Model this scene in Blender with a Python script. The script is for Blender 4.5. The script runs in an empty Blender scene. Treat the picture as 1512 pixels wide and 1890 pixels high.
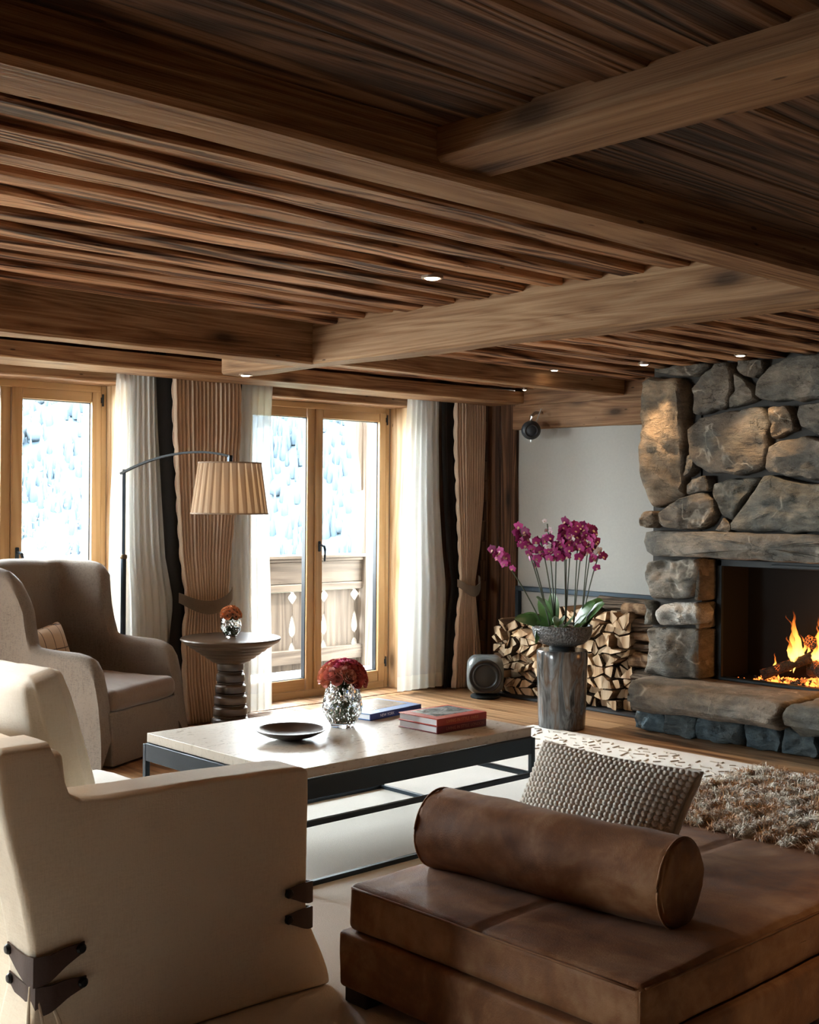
import bpy, bmesh, math, random
import numpy as np
from mathutils import Vector, Matrix, noise
random.seed(7); np.random.seed(7)
SC = bpy.context.scene
COL = SC.collection
PI = math.pi
sin, cos = math.sin, math.cos

# ------------------------------------------------------------------ camera
F_PX, YAW, ROLL, CAM_H = 2263.4, .81644, .00769, 1.40
cam_d = bpy.data.cameras.new('camera'); cam = bpy.data.objects.new('camera', cam_d); COL.objects.link(cam)
_D = Vector((cos(YAW), sin(YAW), 0)); _R0 = Vector((sin(YAW), -cos(YAW), 0)); _U0 = Vector((0, 0, 1))
_R = _R0*cos(ROLL) + _U0*sin(ROLL); _U = -_R0*sin(ROLL) + _U0*cos(ROLL)
cam.matrix_world = Matrix(((_R.x, _U.x, -_D.x, 0), (_R.y, _U.y, -_D.y, 0), (_R.z, _U.z, -_D.z, CAM_H), (0, 0, 0, 1)))
cam_d.sensor_fit = 'VERTICAL'; cam_d.sensor_height = 36; cam_d.sensor_width = 36*1512/1890
cam_d.lens = 36*F_PX/1890; cam_d.shift_y = -18.2/1890; cam_d.clip_end = 2000; cam_d.clip_start = .05
SC.camera = cam

# ------------------------------------------------------------------ sky, sun, exposure
SC.view_settings.view_transform = 'Standard'; SC.view_settings.look = 'None'
SC.view_settings.gamma = 1; SC.view_settings.use_curve_mapping = False
SC.view_settings.exposure = 2.08
SKY = 12.0
w = bpy.data.worlds.new('sky'); SC.world = w; w.use_nodes = True
bg = w.node_tree.nodes['Background']; bg.inputs[0].default_value = (.90, .96, 1, 1); bg.inputs[1].default_value = SKY
sl = bpy.data.lights.new('sun', 'SUN'); sun = bpy.data.objects.new('sun', sl); COL.objects.link(sun)
sl.energy = 4.0; sl.angle = .01; sl.color = (1, .95, .86)
sun.rotation_euler = Vector((.72, -.30, .62)).to_track_quat('Z', 'Y').to_euler()
def portal(name, loc, rot, sx, sy):
    l = bpy.data.lights.new(name, 'AREA'); l.shape = 'RECTANGLE'; l.size = sx; l.size_y = sy
    l.cycles.is_portal = True
    o = bpy.data.objects.new(name, l); COL.objects.link(o); o.location = loc; o.rotation_euler = rot
# window portals (sample the sky through the openings; they give off nothing themselves)
for xc, wx in ((1.0, 2.2), (3.22, 1.25), (5.53, 1.45)):
    portal('sky_portal', (xc, 7.12, 1.08), (-PI/2, 0, 0), wx, 2.1)
portal('sky_portal', (-3.1, 5.95, 1.1), (0, -PI/2, 0), 2.0, 1.2)
try:
    SC.cycles.max_bounces = 12; SC.cycles.diffuse_bounces = 5; SC.cycles.glossy_bounces = 4
    SC.cycles.transmission_bounces = 12; SC.cycles.transparent_max_bounces = 12
    SC.cycles.sample_clamp_indirect = 6; SC.cycles.caustics_reflective = False; SC.cycles.caustics_refractive = False
    SC.cycles.use_denoising = True
except Exception: pass

# ------------------------------------------------------------------ mesh helpers
WL = {}                                            # world location of every parent
def tag(o, label=None, cat=None, group=None, kind=None):
    if label: o['label'] = label
    if cat: o['category'] = cat
    if group: o['group'] = group
    if kind: o['kind'] = kind
    return o
def empty(name, loc, label=None, cat=None, group=None, kind=None, parent=None):
    o = bpy.data.objects.new(name, None); COL.objects.link(o); o.empty_display_size = .1
    p = WL.get(parent.name, Vector()) if parent else Vector()
    o.location = Vector(loc) - p; o.parent = parent; WL[o.name] = Vector(loc)
    return tag(o, label, cat, group, kind)
def link(name, me, m, parent=None, org=None):
    if m is not None and not me.materials:
        for q in (m if isinstance(m, (list, tuple)) else [m]): me.materials.append(q)
    o = bpy.data.objects.new(name, me); COL.objects.link(o)
    org = Vector(org) if org is not None else Vector()
    p = WL.get(parent.name, Vector()) if parent else Vector()
    o.location = org - p; o.parent = parent; WL[o.name] = org
    return o
def mk(name, V, Fc, m, parent=None, smooth=40, org=None, mats=None):
    """World-space verts -> one object whose origin is the middle of its base."""
    A = np.array(V, float)
    if org is None:
        lo, hi = A.min(0), A.max(0); org = ((lo[0]+hi[0])/2, (lo[1]+hi[1])/2, lo[2])
    A = A - np.array(org)
    me = bpy.data.meshes.new(name); me.from_pydata(A.tolist(), [], Fc)
    bm = bmesh.new(); bm.from_mesh(me); bmesh.ops.recalc_face_normals(bm, faces=bm.faces); bm.to_mesh(me); bm.free()
    if smooth:
        me.polygons.foreach_set('use_smooth', [True]*len(me.polygons))
        if smooth < 180: me.set_sharp_from_angle(angle=math.radians(smooth))
    o = link(name, me, m, parent, org)
    if mats is not None: me.polygons.foreach_set('material_index', mats)
    return o
class MB:
    def __init__(s): s.V = []; s.F = []; s.M = []
    def add(s, V, Fc, mi=0):
        n = len(s.V); s.V += [tuple(v) for v in V]; s.F += [tuple(i+n for i in f) for f in Fc]; s.M += [mi]*len(Fc); return s
    def box(s, x0, x1, y0, y1, z0, z1, mi=0): return s.add(*boxd(x0, x1, y0, y1, z0, z1), mi)
    def build(s, name, m, parent=None, smooth=40, org=None):
        return mk(name, s.V, s.F, m, parent, smooth, org, s.M if any(s.M) else None)
BF = [(0, 3, 2, 1), (4, 5, 6, 7), (0, 1, 5, 4), (1, 2, 6, 5), (2, 3, 7, 6), (3, 0, 4, 7)]
def boxd(x0, x1, y0, y1, z0, z1):
    return [(x0, y0, z0), (x1, y0, z0), (x1, y1, z0), (x0, y1, z0), (x0, y0, z1), (x1, y0, z1), (x1, y1, z1), (x0, y1, z1)], BF
def bbox(x0, x1, y0, y1, z0, z1, b=.004, seg=1):
    """bevelled box data"""
    bm = bmesh.new(); V, Fc = boxd(x0, x1, y0, y1, z0, z1)
    vs = [bm.verts.new(v) for v in V]; [bm.faces.new([vs[i] for i in f]) for f in Fc]
    bmesh.ops.bevel(bm, geom=bm.edges[:], offset=b, segments=seg, affect='EDGES')
    bm.verts.index_update(); r = [tuple(v.co) for v in bm.verts], [tuple(v.index for v in f.verts) for f in bm.faces]; bm.free(); return r
def loft(rings, closed=True, caps=True):
    n = len(rings[0]); V = [tuple(p) for r in rings for p in r]; Fc = []
    for i in range(len(rings)-1):
        for j in range(n if closed else n-1):
            k = (j+1) % n; Fc.append((i*n+j, i*n+k, (i+1)*n+k, (i+1)*n+j))
    if caps and closed: Fc.append(tuple(range(n))[::-1]); Fc.append(tuple((len(rings)-1)*n+j for j in range(n)))
    return V, Fc
def lathe(prof, c=(0, 0, 0), n=32, caps=True, fn=None):
    R = []
    for r, z in prof:
        R.append([(c[0]+(r if not fn else fn(r, z, 2*PI*k/n))*cos(2*PI*k/n), c[1]+(r if not fn else fn(r, z, 2*PI*k/n))*sin(2*PI*k/n), c[2]+z) for k in range(n)])
    return loft(R, True, caps)
def tube(P, r, n=8, caps=True):
    P = [Vector(p) for p in P]; rr = r if isinstance(r, (list, tuple)) else [r]*len(P); R = []
    ref = Vector((0, 0, 1))
    for i, p in enumerate(P):
        t = (P[min(i+1, len(P)-1)]-P[max(i-1, 0)]).normalized()
        a = t.cross(ref)
        if a.length < 1e-3: a = t.cross(Vector((1, 0, 0)))
        a.normalize(); b = t.cross(a)
        R.append([tuple(p+(a*cos(2*PI*k/n)+b*sin(2*PI*k/n))*rr[i]) for k in range(n)])
    return loft(R, True, caps)
def rbox(c, s, r, n=10, fn=None, rot=None):
    """Rounded box of size s about c (rounding r), n cells per face; fn(p,local unit) displaces; rot = 3x3 matrix."""
    h = Vector(s)/2; V = []; Fc = []; idx = {}
    def key(p): return (round(p[0], 5), round(p[1], 5), round(p[2], 5))
    def ax(L):
        q = min(r/(2*L) if L else .5, .45)                  # share of the edge taken by the rounding
        a = [q*i/3 for i in range(3)]; m = [q+(1-2*q)*i/max(n-6, 2) for i in range(max(n-6, 2)+1)]
        return a+m+[1-q*i/3 for i in range(2, -1, -1)]
    G = [[-h[k]+2*h[k]*t for t in ax(h[k])] for k in range(3)]
    ih = [max(h[k]-r, 0) for k in range(3)]
    def put(p):
        kk = key(p)
        if kk in idx: return idx[kk]
        i = Vector([max(-ih[k], min(ih[k], p[k])) for k in range(3)]); d = Vector(p)-i
        q = i+d.normalized()*r if d.length > 1e-9 else Vector(p)
        if fn: q = fn(q, Vector([p[k]/h[k] for k in range(3)]))
        if rot is not None: q = rot @ q
        V.append(tuple(q+Vector(c))); idx[kk] = len(V)-1; return idx[kk]
    for k in range(3):
        a, b = (k+1) % 3, (k+2) % 3
        for sg in (-1, 1):
            for i in range(len(G[a])-1):
                for j in range(len(G[b])-1):
                    q = []
                    for (u, v) in ((i, j), (i+1, j), (i+1, j+1), (i, j+1)):
                        p = [0, 0, 0]; p[k] = sg*h[k]; p[a] = G[a][u]; p[b] = G[b][v]; q.append(put(p))
                    if len(set(q)) >= 3: Fc.append(tuple(dict.fromkeys(q if sg > 0 else q[::-1])))
    return V, Fc
def grid(fn, nu, nv, closed_u=False):
    V = [tuple(fn(i/nu if not closed_u else i/nu, j/nv)) for j in range(nv+1) for i in range(nu+(0 if closed_u else 1))]
    m = nu if closed_u else nu+1
    Fc = [(j*m+i, j*m+(i+1) % m, (j+1)*m+(i+1) % m, (j+1)*m+i) for j in range(nv) for i in range(nu)]
    return V, Fc
def solid(V, Fc, d):
    """thickens an open sheet along its vertex normals"""
    bm = bmesh.new(); vs = [bm.verts.new(v) for v in V]; [bm.faces.new([vs[i] for i in f]) for f in Fc]
    bmesh.ops.recalc_face_normals(bm, faces=bm.faces); bm.normal_update(); bm.verts.index_update(); n = len(V)
    W = [tuple(v.co) for v in bm.verts]+[tuple(v.co-v.normal*d) for v in bm.verts]
    G = [tuple(v.index for v in f.verts) for f in bm.faces]; G = G+[tuple(i+n for i in f[::-1]) for f in G]
    G += [(e.verts[0].index, e.verts[1].index, e.verts[1].index+n, e.verts[0].index+n) for e in bm.edges if len(e.link_faces) == 1]
    bm.free(); return W, G
def nz(p, s=1, o=3): return noise.fractal(Vector(p)*s, 1.0, 2.0, o)
def sm(a, b, x):
    t = max(0, min(1, (x-a)/(b-a))); return t*t*(3-2*t)
def lerp(a, b, t): return a+(b-a)*t
def interp(x, xs, ys): return float(np.interp(x, xs, ys))

# ------------------------------------------------------------------ materials
class NT:
    def __init__(s, name):
        s.m = bpy.data.materials.new(name); s.m.use_nodes = True; s.t = s.m.node_tree; s.t.nodes.clear()
        s.out = s.t.nodes.new('ShaderNodeOutputMaterial')
    def n(s, typ, **kw):
        nd = s.t.nodes.new('ShaderNode'+typ)
        for k, v in kw.items():
            if k.startswith('_'): setattr(nd, k[1:], v)
            else: s.set(nd, k, v)
        return nd
    def set(s, nd, k, v):
        key = int(k[1:]) if k[0] == 'i' and k[1:].isdigit() else k.replace('__', ' ')
        inp = nd.inputs[key]
        if hasattr(v, 'is_output'): s.t.links.new(v, inp)
        else: inp.default_value = (*v, 1) if isinstance(v, tuple) and len(v) == 3 and inp.type == 'RGBA' else v
    def surf(s, o): s.t.links.new(o, s.out.inputs[0]); return s.m
    def coord(s, scale=(1, 1, 1), rnd=True, kind='Object'):
        tc = s.n('TexCoord'); v = tc.outputs[kind]
        if rnd:
            oi = s.n('ObjectInfo'); cm = s.n('CombineXYZ')
            a = s.math('MULTIPLY', oi.outputs['Random'], 37.); b = s.math('MULTIPLY', oi.outputs['Random'], 91.)
            s.set(cm, 'X', a); s.set(cm, 'Y', b); s.set(cm, 'Z', a)
            ad = s.n('VectorMath', _operation='ADD', i0=v, i1=cm.outputs[0]); v = ad.outputs[0]
        mp = s.n('Mapping', Vector=v); mp.inputs['Scale'].default_value = scale
        return mp.outputs[0]
    def math(s, op, a, b=None, c=None):
        nd = s.n('Math', _operation=op, i0=a)
        if b is not None: s.set(nd, 'i1', b)
        if c is not None: s.set(nd, 'i2', c)
        return nd.outputs[0]
    def noise(s, v, scale=5, detail=5, rough=.55, dist=0):
        return s.n('TexNoise', Vector=v, Scale=scale, Detail=detail, Roughness=rough, Distortion=dist).outputs[0]
    def ramp(s, f, stops, mode='LINEAR'):
        nd = s.n('ValToRGB', Fac=f); cr = nd.color_ramp; cr.interpolation = mode
        while len(cr.elements) < len(stops): cr.elements.new(.5)
        for e, (p, c) in zip(cr.elements, stops): e.position = p; e.color = (*c, 1) if len(c) == 3 else c
        return nd.outputs[0]
    def mix(s, f, a, b, mode='MIX'):
        nd = s.n('Mix', _data_type='RGBA', _blend_type=mode); s.set(nd, 'i0', f); s.set(nd, 'i6', a); s.set(nd, 'i7', b); return nd.outputs[2]
    def bump(s, h, strength=.3, dist=.01):
        return s.n('Bump', Height=h, Strength=strength, Distance=dist).outputs[0]
    def pbr(s, color, rough=.6, normal=None, metal=0, spec=.5, **kw):
        b = s.n('BsdfPrincipled'); s.set(b, 'Base__Color', color); s.set(b, 'Roughness', rough); s.set(b, 'Metallic', metal); s.set(b, 'Specular__IOR__Level', spec)
        if normal is not None: s.set(b, 'Normal', normal)
        for k, v in kw.items(): s.set(b, k, v)
        return b.outputs[0]

def g3(v): return (v, v, v)
def wood(name, cdark, cmid, clight, axis=0, ring=1.0, rough=.7, bump=.5, knots=1.0, spec=.25, var=.25, sc=1.0, con=1.0, worn=0.0, rw=.30):
    t = NT(name)
    def cs(c, a): st = [c*sc]*3; st[axis] = a*sc; return tuple(st)
    v = t.coord(cs(7, .45)); lo = t.noise(v, .6*ring, 3, .45, .15)
    rings = t.math('PINGPONG', t.math('MULTIPLY', lo, 34.*ring), 1.)
    fine = t.noise(t.coord(cs(150, 2.2)), 1., 3, .6)
    mid = t.noise(t.coord(cs(38, 1.1)), 1., 4, .6)
    broad = t.noise(t.coord(cs(5, .8)), 1., 3, .5)
    h = t.math('ADD', t.math('MULTIPLY', rings, rw), t.math('ADD', t.math('MULTIPLY', fine, .40*(1-rw)), t.math('MULTIPLY', mid, .60*(1-rw))))
    h2 = t.math('ADD', t.math('MULTIPLY', h, .72), t.math('MULTIPLY', broad, .28))
    d = .105/con
    col = t.ramp(h2, [(.475-d, cdark), (.48, cmid), (.485+d, clight)])
    if worn:                                               # pale scraped patches along the grain
        wp = t.ramp(t.noise(t.coord(cs(11, .9)), 1., 4, .65), [(.50, g3(0)), (.62, g3(1))])
        col = t.mix(t.math('MULTIPLY', wp, worn), col, tuple(min(1, c*1.45) for c in clight))
    oi = t.n('ObjectInfo')
    hsv = t.n('HueSaturation', Color=col); t.set(hsv, 'Value', t.math('ADD', t.math('MULTIPLY', oi.outputs['Random'], var*2), 1-var)); col = hsv.outputs[0]
    if knots:
        vo = t.n('TexVoronoi', Vector=t.coord(cs(7, 2.6)), Scale=.8); vo.inputs['Randomness'].default_value = 1
        k = t.ramp(vo.outputs['Distance'], [(.07, g3(1)), (.16, g3(.45)), (.28, g3(0))])
        sel = t.ramp(t.n('SeparateColor', Color=vo.outputs['Color']).outputs[0], [(.35, g3(0)), (.4, g3(1))])
        kf = t.math('MULTIPLY', t.math('MULTIPLY', k, sel), .85*knots)
        col = t.mix(kf, col, tuple(c*.35 for c in cdark))
        wh = t.ramp(t.n('TexVoronoi', Vector=t.coord(cs(16, 5)), Scale=1.).outputs['Distance'], [(.05, g3(1)), (.09, g3(0))])   # worm and nail holes
        col = t.mix(t.math('MULTIPLY', wh, .7*knots), col, tuple(c*.25 for c in cdark))
        h = t.math('SUBTRACT', h, t.math('MULTIPLY', t.math('ADD', kf, wh), .4))
    return t.surf(t.pbr(col, rough, t.bump(h, bump, .012), spec=spec))
def fabric(name, c1, c2, scale=260, rough=.9, bump=.25, sheen=.2, slub=.5, wr=0.0):
    t = NT(name); v = t.coord((1, 1, 1))
    a = t.noise(t.coord((scale*.12, scale*1.0, scale)), 1, 2, .6); b = t.noise(t.coord((scale, scale*.9, scale*.10)), 1, 2, .6); c = t.noise(t.coord((scale*.8, scale*.1, scale*.9)), 1, 2, .6)
    h = t.math('MULTIPLY', t.math('ADD', t.math('ADD', a, b), c), .3333)
    big = t.noise(v, 2.5, 3)
    f = t.math('ADD', t.math('MULTIPLY', h, slub*1.6), t.math('MULTIPLY', big, 1-slub))
    col = t.ramp(f, [(.35, c1), (.7, c2)])
    hh = t.math('ADD', h, t.math('MULTIPLY', t.noise(t.coord((4, 4, 7)), 1, 4), wr))
    return t.surf(t.pbr(col, rough, t.bump(hh, bump, .004), spec=.15, Sheen__Weight=sheen))
def plain(name, c, rough=.6, metal=0, spec=.5, nb=0, ns=40, **kw):
    t = NT(name); v = t.coord(); n = t.noise(v, ns, 4)
    col = t.mix(t.math('MULTIPLY', n, .5), c, tuple(x*.75 for x in c))
    return t.surf(t.pbr(col, rough, t.bump(n, nb, .004) if nb else None, metal, spec, **kw))
def stone(name, c1, c2, c3, vein=.5, grain=1.0):
    t = NT(name); v = t.coord()
    n1 = t.noise(v, 3.2, 6, .6, .6); n2 = t.noise(t.coord((9, 9, 26)), 1, 6, .65, .5); n3 = t.noise(v, 130, 3, .7)
    f = t.math('ADD', t.math('MULTIPLY', n1, .55), t.math('MULTIPLY', n2, .45))
    col = t.ramp(f, [(.38, c1), (.5, c2), (.61, c3)])
    col = t.mix(t.math('MULTIPLY', n3, .5*grain), col, t.mix(n3, tuple(x*.3 for x in c1), tuple(min(1, x*1.5) for x in c3)))
    vn = t.noise(v, 1.7, 4, .5, .5)
    ve = t.math('MULTIPLY', t.ramp(t.math('ABSOLUTE', t.math('SUBTRACT', vn, .5)), [(0, g3(1)), (.004, g3(.6)), (.010, g3(0))]), t.ramp(t.noise(t.coord((4, 4, 4)), 1, 3, .6), [(.48, g3(0)), (.62, g3(1))]))
    col = t.mix(t.math('MULTIPLY', ve, vein), col, (.50, .45, .37))
    n4 = t.noise(t.coord((4, 4, 5)), 1, 4, .6, .4); col = t.mix(t.ramp(n4, [(.47, g3(0)), (.60, g3(.55))]), col, t.mix(n2, (.022, .027, .027), (.15, .155, .145)))
    cr = t.ramp(t.math('ABSOLUTE', t.math('SUBTRACT', t.noise(t.coord((3, 3, 6)), 1, 5, .6, .8), .5)), [(0, g3(1)), (.007, g3(0))]); cr = t.math('MULTIPLY', cr, t.ramp(t.noise(t.coord((5, 5, 5)), 1, 2), [(.5, g3(0)), (.6, g3(1))])); col = t.mix(t.math('MULTIPLY', cr, .38), col, (.02, .018, .016))
    h = t.math('ADD', t.math('ADD', t.math('SUBTRACT', t.math('MULTIPLY', n2, .9), t.math('MULTIPLY', cr, .35)), t.math('MULTIPLY', n1, .7)), t.math('MULTIPLY', n3, .22))
    return t.surf(t.pbr(col, .8, t.bump(h, 1.0, .03), spec=.25))
def glow(name, c, s):
    t = NT(name); return t.surf(t.n('Emission', Color=(*c, 1), Strength=s).outputs[0])
def pane_glass(name):
    t = NT(name); lw = t.n('LayerWeight', Blend=.12)
    g = t.n('BsdfGlossy', Color=(1, 1, 1, 1), Roughness=.0); tr = t.n('BsdfTransparent', Color=(.97, .99, .985, 1))
    mx = t.n('MixShader', i0=t.math('MULTIPLY', lw.outputs['Fresnel'], .7), i1=tr.outputs[0], i2=g.outputs[0]); return t.surf(mx.outputs[0])
def sheer(name, c, op=.55):
    t = NT(name); wv = t.noise(t.coord((600, 600, 600)), 1, 1); fold = t.noise(t.coord((14, 14, .4)), 1, 2)
    d = t.n('BsdfDiffuse', Color=(*c, 1)); tl = t.n('BsdfTranslucent', Color=(*c, 1)); tr = t.n('BsdfTransparent')
    m1 = t.n('MixShader', i0=.32, i1=d.outputs[0], i2=tl.outputs[0])
    f = t.math('ADD', op-.15, t.math('MULTIPLY', fold, .3))
    return t.surf(t.n('MixShader', i0=f, i1=tr.outputs[0], i2=m1.outputs[0]).outputs[0])
def crystal(name, tint=(1, 1, 1)):
    t = NT(name); return t.surf(t.pbr((*tint,), .02, None, 0, .5, Transmission__Weight=1.0, IOR=1.5))

M = {}
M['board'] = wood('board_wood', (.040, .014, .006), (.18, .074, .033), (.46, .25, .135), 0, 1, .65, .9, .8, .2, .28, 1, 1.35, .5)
M['board_shaded'] = wood('board_shaded_wood', (.018, .008, .004), (.065, .030, .014), (.16, .088, .048), 0, 1, .65, .9, .8, .2, .25, 1, 1.3, .15)  # same wood as the other boards, darkened for the dim near bay
M['beam_x'] = wood('beam_wood_x', (.085, .034, .014), (.25, .125, .058), (.42, .255, .135), 0, 1.1, .65, .5, 1, .2, .06, 1, .80, .2, .14)
M['beam_y'] = wood('beam_wood_y', (.10, .047, .021), (.235, .127, .063), (.36, .225, .127), 1, 1.1, .65, .5, 1, .2, .06, 1, .75, .12, .16)
M['plate'] = wood('plate_beam_wood', (.065, .027, .012), (.17, .085, .041), (.27, .155, .083), 1, 1.1, .65, .5, 1, .2, .06, 1, .75, .05, .16)
M['post'] = wood('post_wood', (.022, .009, .004), (.062, .027, .012), (.12, .058, .028), 2, .9, .7, .5, 1, .2, .12, 1, .9)
M['frame_x'] = wood('frame_wood_x', (.36, .205, .085), (.45, .275, .125), (.53, .34, .17), 0, .7, .45, .06, 0, .4, .03, 1, .7)
M['frame_z'] = wood('frame_wood_z', (.36, .205, .085), (.45, .275, .125), (.53, .34, .17), 2, .7, .45, .06, 0, .4, .03, 1, .7)
M['reveal'] = wood('reveal_wood', (.36, .20, .09), (.56, .37, .20), (.70, .51, .31), 2, .8, .6, .3, 1, .2, .04, 1, .8)
M['floor'] = wood('floor_wood', (.12, .052, .021), (.27, .145, .068), (.42, .255, .135), 1, .9, .40, .15, .6, .4, .16, 1, .85)
M['outwood'] = wood('outside_wood', (.060, .043, .031), (.085, .063, .047), (.11, .083, .062), 2, .8, .8, .3, .3, .2, .1)
M['outwood_x'] = wood('outside_wood_x', (.060, .043, .031), (.085, .063, .047), (.11, .083, .062), 0, .8, .8, .3, .3, .2, .1)
M['plaster'] = plain('white_plaster', (.35, .34, .315), .9, 0, .2, .12, 60)
M['mortar'] = plain('dark_mortar', (.07, .065, .06), .95, 0, .2, .8, 70)
M['glass'] = pane_glass('window_glass')
M['steel_blue'] = plain('blackened_steel', (.028, .042, .056), .38, .6, .5, .05)
M['black_metal'] = plain('black_metal', (.014, .018, .020), .5, .0, .3, .05)
M['chrome'] = plain('brushed_metal', (.5, .5, .5), .3, 1.0)
M['gasket'] = plain('dark_gasket', (.02, .024, .03), .5)
M['sheer'] = sheer('sheer_voile', (.90, .91, .88), .74)
M['hem'] = sheer('sheer_hem', (.82, .82, .76), .92)
M['beige'] = fabric('beige_curtain_cloth', (.43, .315, .225), (.58, .44, .325), 300, .9, .1, .1, .4)
M['black_cloth'] = fabric('black_border_cloth', (.010, .009, .008), (.02, .017, .015), 300, .95, .15, .05)
M['taupe'] = fabric('taupe_velvet', (.085, .06, .042), (.14, .105, .075), 300, .8, .12, .3)
M['chair'] = fabric('brown_grey_linen', (.060, .045, .034), (.175, .138, .108), 170, .9, .45, .25, .62)
M['seat'] = fabric('brown_velvet', (.085, .05, .032), (.16, .10, .065), 200, .75, .2, .5, .4)
M['white'] = fabric('shaded_white_linen', (.62, .515, .385), (.77, .67, .525), 240, .92, .35, .15, .55, .9)  # white linen with warm shade mixed into its colour, turning it tan
M['pillow'] = fabric('white_pillow_linen', (.74, .69, .60), (.84, .80, .72), 240, .92, .35, .15, .55, .9)  # the same linen left white for the lit pillows and seat
M['strap'] = plain('brown_strap_leather', (.055, .026, .019), .5, 0, .4, .15, 120)
M['stud'] = plain('dark_stud_metal', (.012, .012, .012), .35, .6)
M['leg'] = plain('dark_wood_leg', (.02, .012, .009), .4)
# ================================================================== SETTING
def plank(name, x0, x1, y0, y1, z0, z1, m, parent, axis=0, seg=10, jit=.006, b=.004, seed=0):
    """A hewn board or beam: bevelled section carried along `axis`, its arrises wandering a little."""
    L0, L1 = (x0, x1) if axis == 0 else (y0, y1)
    a0, a1 = (y0, y1) if axis == 0 else (x0, x1)
    R = []
    for i in range(seg+1):
        l = lerp(L0, L1, i/seg); o = [nz((l*1.7, seed*3.1+k*7.7, k), 1, 2)*jit for k in range(4)]
        p = [(a0+o[0], z0+b+o[2]), (a0+b+o[0], z0+o[2]), (a1-b+o[1], z0+o[3]), (a1+o[1], z0+b+o[3]), (a1+o[1], z1), (a0+o[0], z1)]
        R.append([(l, q[0], q[1]) if axis == 0 else (q[0], l, q[1]) for q in p])
    V, Fc = loft(R); return mk(name, V, Fc, m, parent, 25)
def struct(name, V, Fc, m, parent=None, smooth=30):
    o = mk(name, V, Fc, m, parent, smooth)
    if parent is None: o['kind'] = 'structure'
    return o

XW, YW, ZC = 7.0, 6.64, 2.26
# floor: slab below, boards above it wherever no rug lies
mb = MB().box(-3.05, 7.3, -2.6, 7.09, -.12, -.022); FLOOR = mb.build('floor', M['floor']); FLOOR['kind'] = 'structure'
random.seed(3)
xx = -2.6; ci = 0
while xx < 7.0:
    wd = random.choice((.14, .17, .2, .23)); x1 = min(xx+wd, 7.0)
    y = (5.0 if x1 < 5.75 else .2) - random.random()*.8
    while y < 6.95:
        ln = random.uniform(1.3, 2.6); y1 = min(y+ln, 6.97)
        plank('plank', xx+.0015, x1-.0015, y, y1-.003, -.03, 0+random.uniform(-.001, .0008), M['floor'], FLOOR, 1, 2, 0, .003)
        y = y1
    xx = x1; ci += 1
plank('plank', -2.6, 5.9, -2.5, 5.0, -.03, -.004, M['floor'], FLOOR, 1, 1, 0)

# ceiling: closing slab, then boards run along the window wall, proud ones lapping over recessed ones
CEIL = MB().box(-3.05, 7.5, -2.6, 7.5, 2.33, 2.5).build('ceiling', M['board']); CEIL['kind'] = 'structure'
random.seed(11)
def boards(y0, y1, spans, pitch, pw, rec, zc, m, jit=.008, rj=1.):
    n = max(1, round((y1-y0)/pitch)); p = (y1-y0)/n
    for i in range(n):
        a = y0+i*p; w_ = p*pw*random.uniform(.82, 1.18)
        for (xa, xb) in spans:
            zr = zc+rec+random.uniform(0, .008)*rj; zp = zc+random.uniform(-.006, .006)*rj
            plank('plank', xa, xb, a+w_-.04, a+p+.03, zr, zr+.03, m, CEIL, 0, 10, .004, .003, i*2.3+xa)
            plank('plank', xa, xb, a, a+w_, zp, zc+.05, m, CEIL, 0, 24, jit, .008, i*5.1+xa+40)
boards(1.93, 4.70, ((-2.6, 1.1), (1.1, 3.76), (3.89, 6.98)), .205, .58, .024, ZC, M['board'])
boards(4.84, 6.64, ((-2.6, 1.1), (1.1, 3.76), (3.89, 6.98)), .2, .58, .024, ZC, M['board'])
boards(-2.5, 1.80, ((-2.6, 1.77), (1.91, 6.98)), .27, .55, .005, 2.160, M['board_shaded'], .002, .3)
MB().box(-2.6, 6.98, -2.5, 1.80, 2.21, 2.33).build('plank', M['board_shaded'], CEIL)
plank('beam', -2.6, 6.98, 1.79, 1.94, 2.07, 2.31, M['beam_x'], CEIL, 0, 60, .0045, .012, 1)
plank('beam', -2.6, 3.752, 4.69, 4.85, 2.07, 2.31, M['beam_x'], CEIL, 0, 40, .006, .010, 2)
plank('beam', 3.75, 3.90, 1.935, 5.46, 2.072, 2.31, M['beam_y'], CEIL, 1, 26, .006, .010, 3)
plank('beam', 1.755, 1.925, -2.5, 1.795, 2.095, 2.31, M['beam_y'], CEIL, 1, 26, .006, .010, 4)
plank('beam', 3.895, 6.93, 5.20, 5.31, 2.155, 2.30, M['beam_x'], CEIL, 0, 26, .005, .008, 5)
plank('pelmet', -2.6, 6.98, 6.15, 6.50, 2.148, 2.238, M['beam_x'], CEIL, 0, 50, .005, .008, 6)

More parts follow.
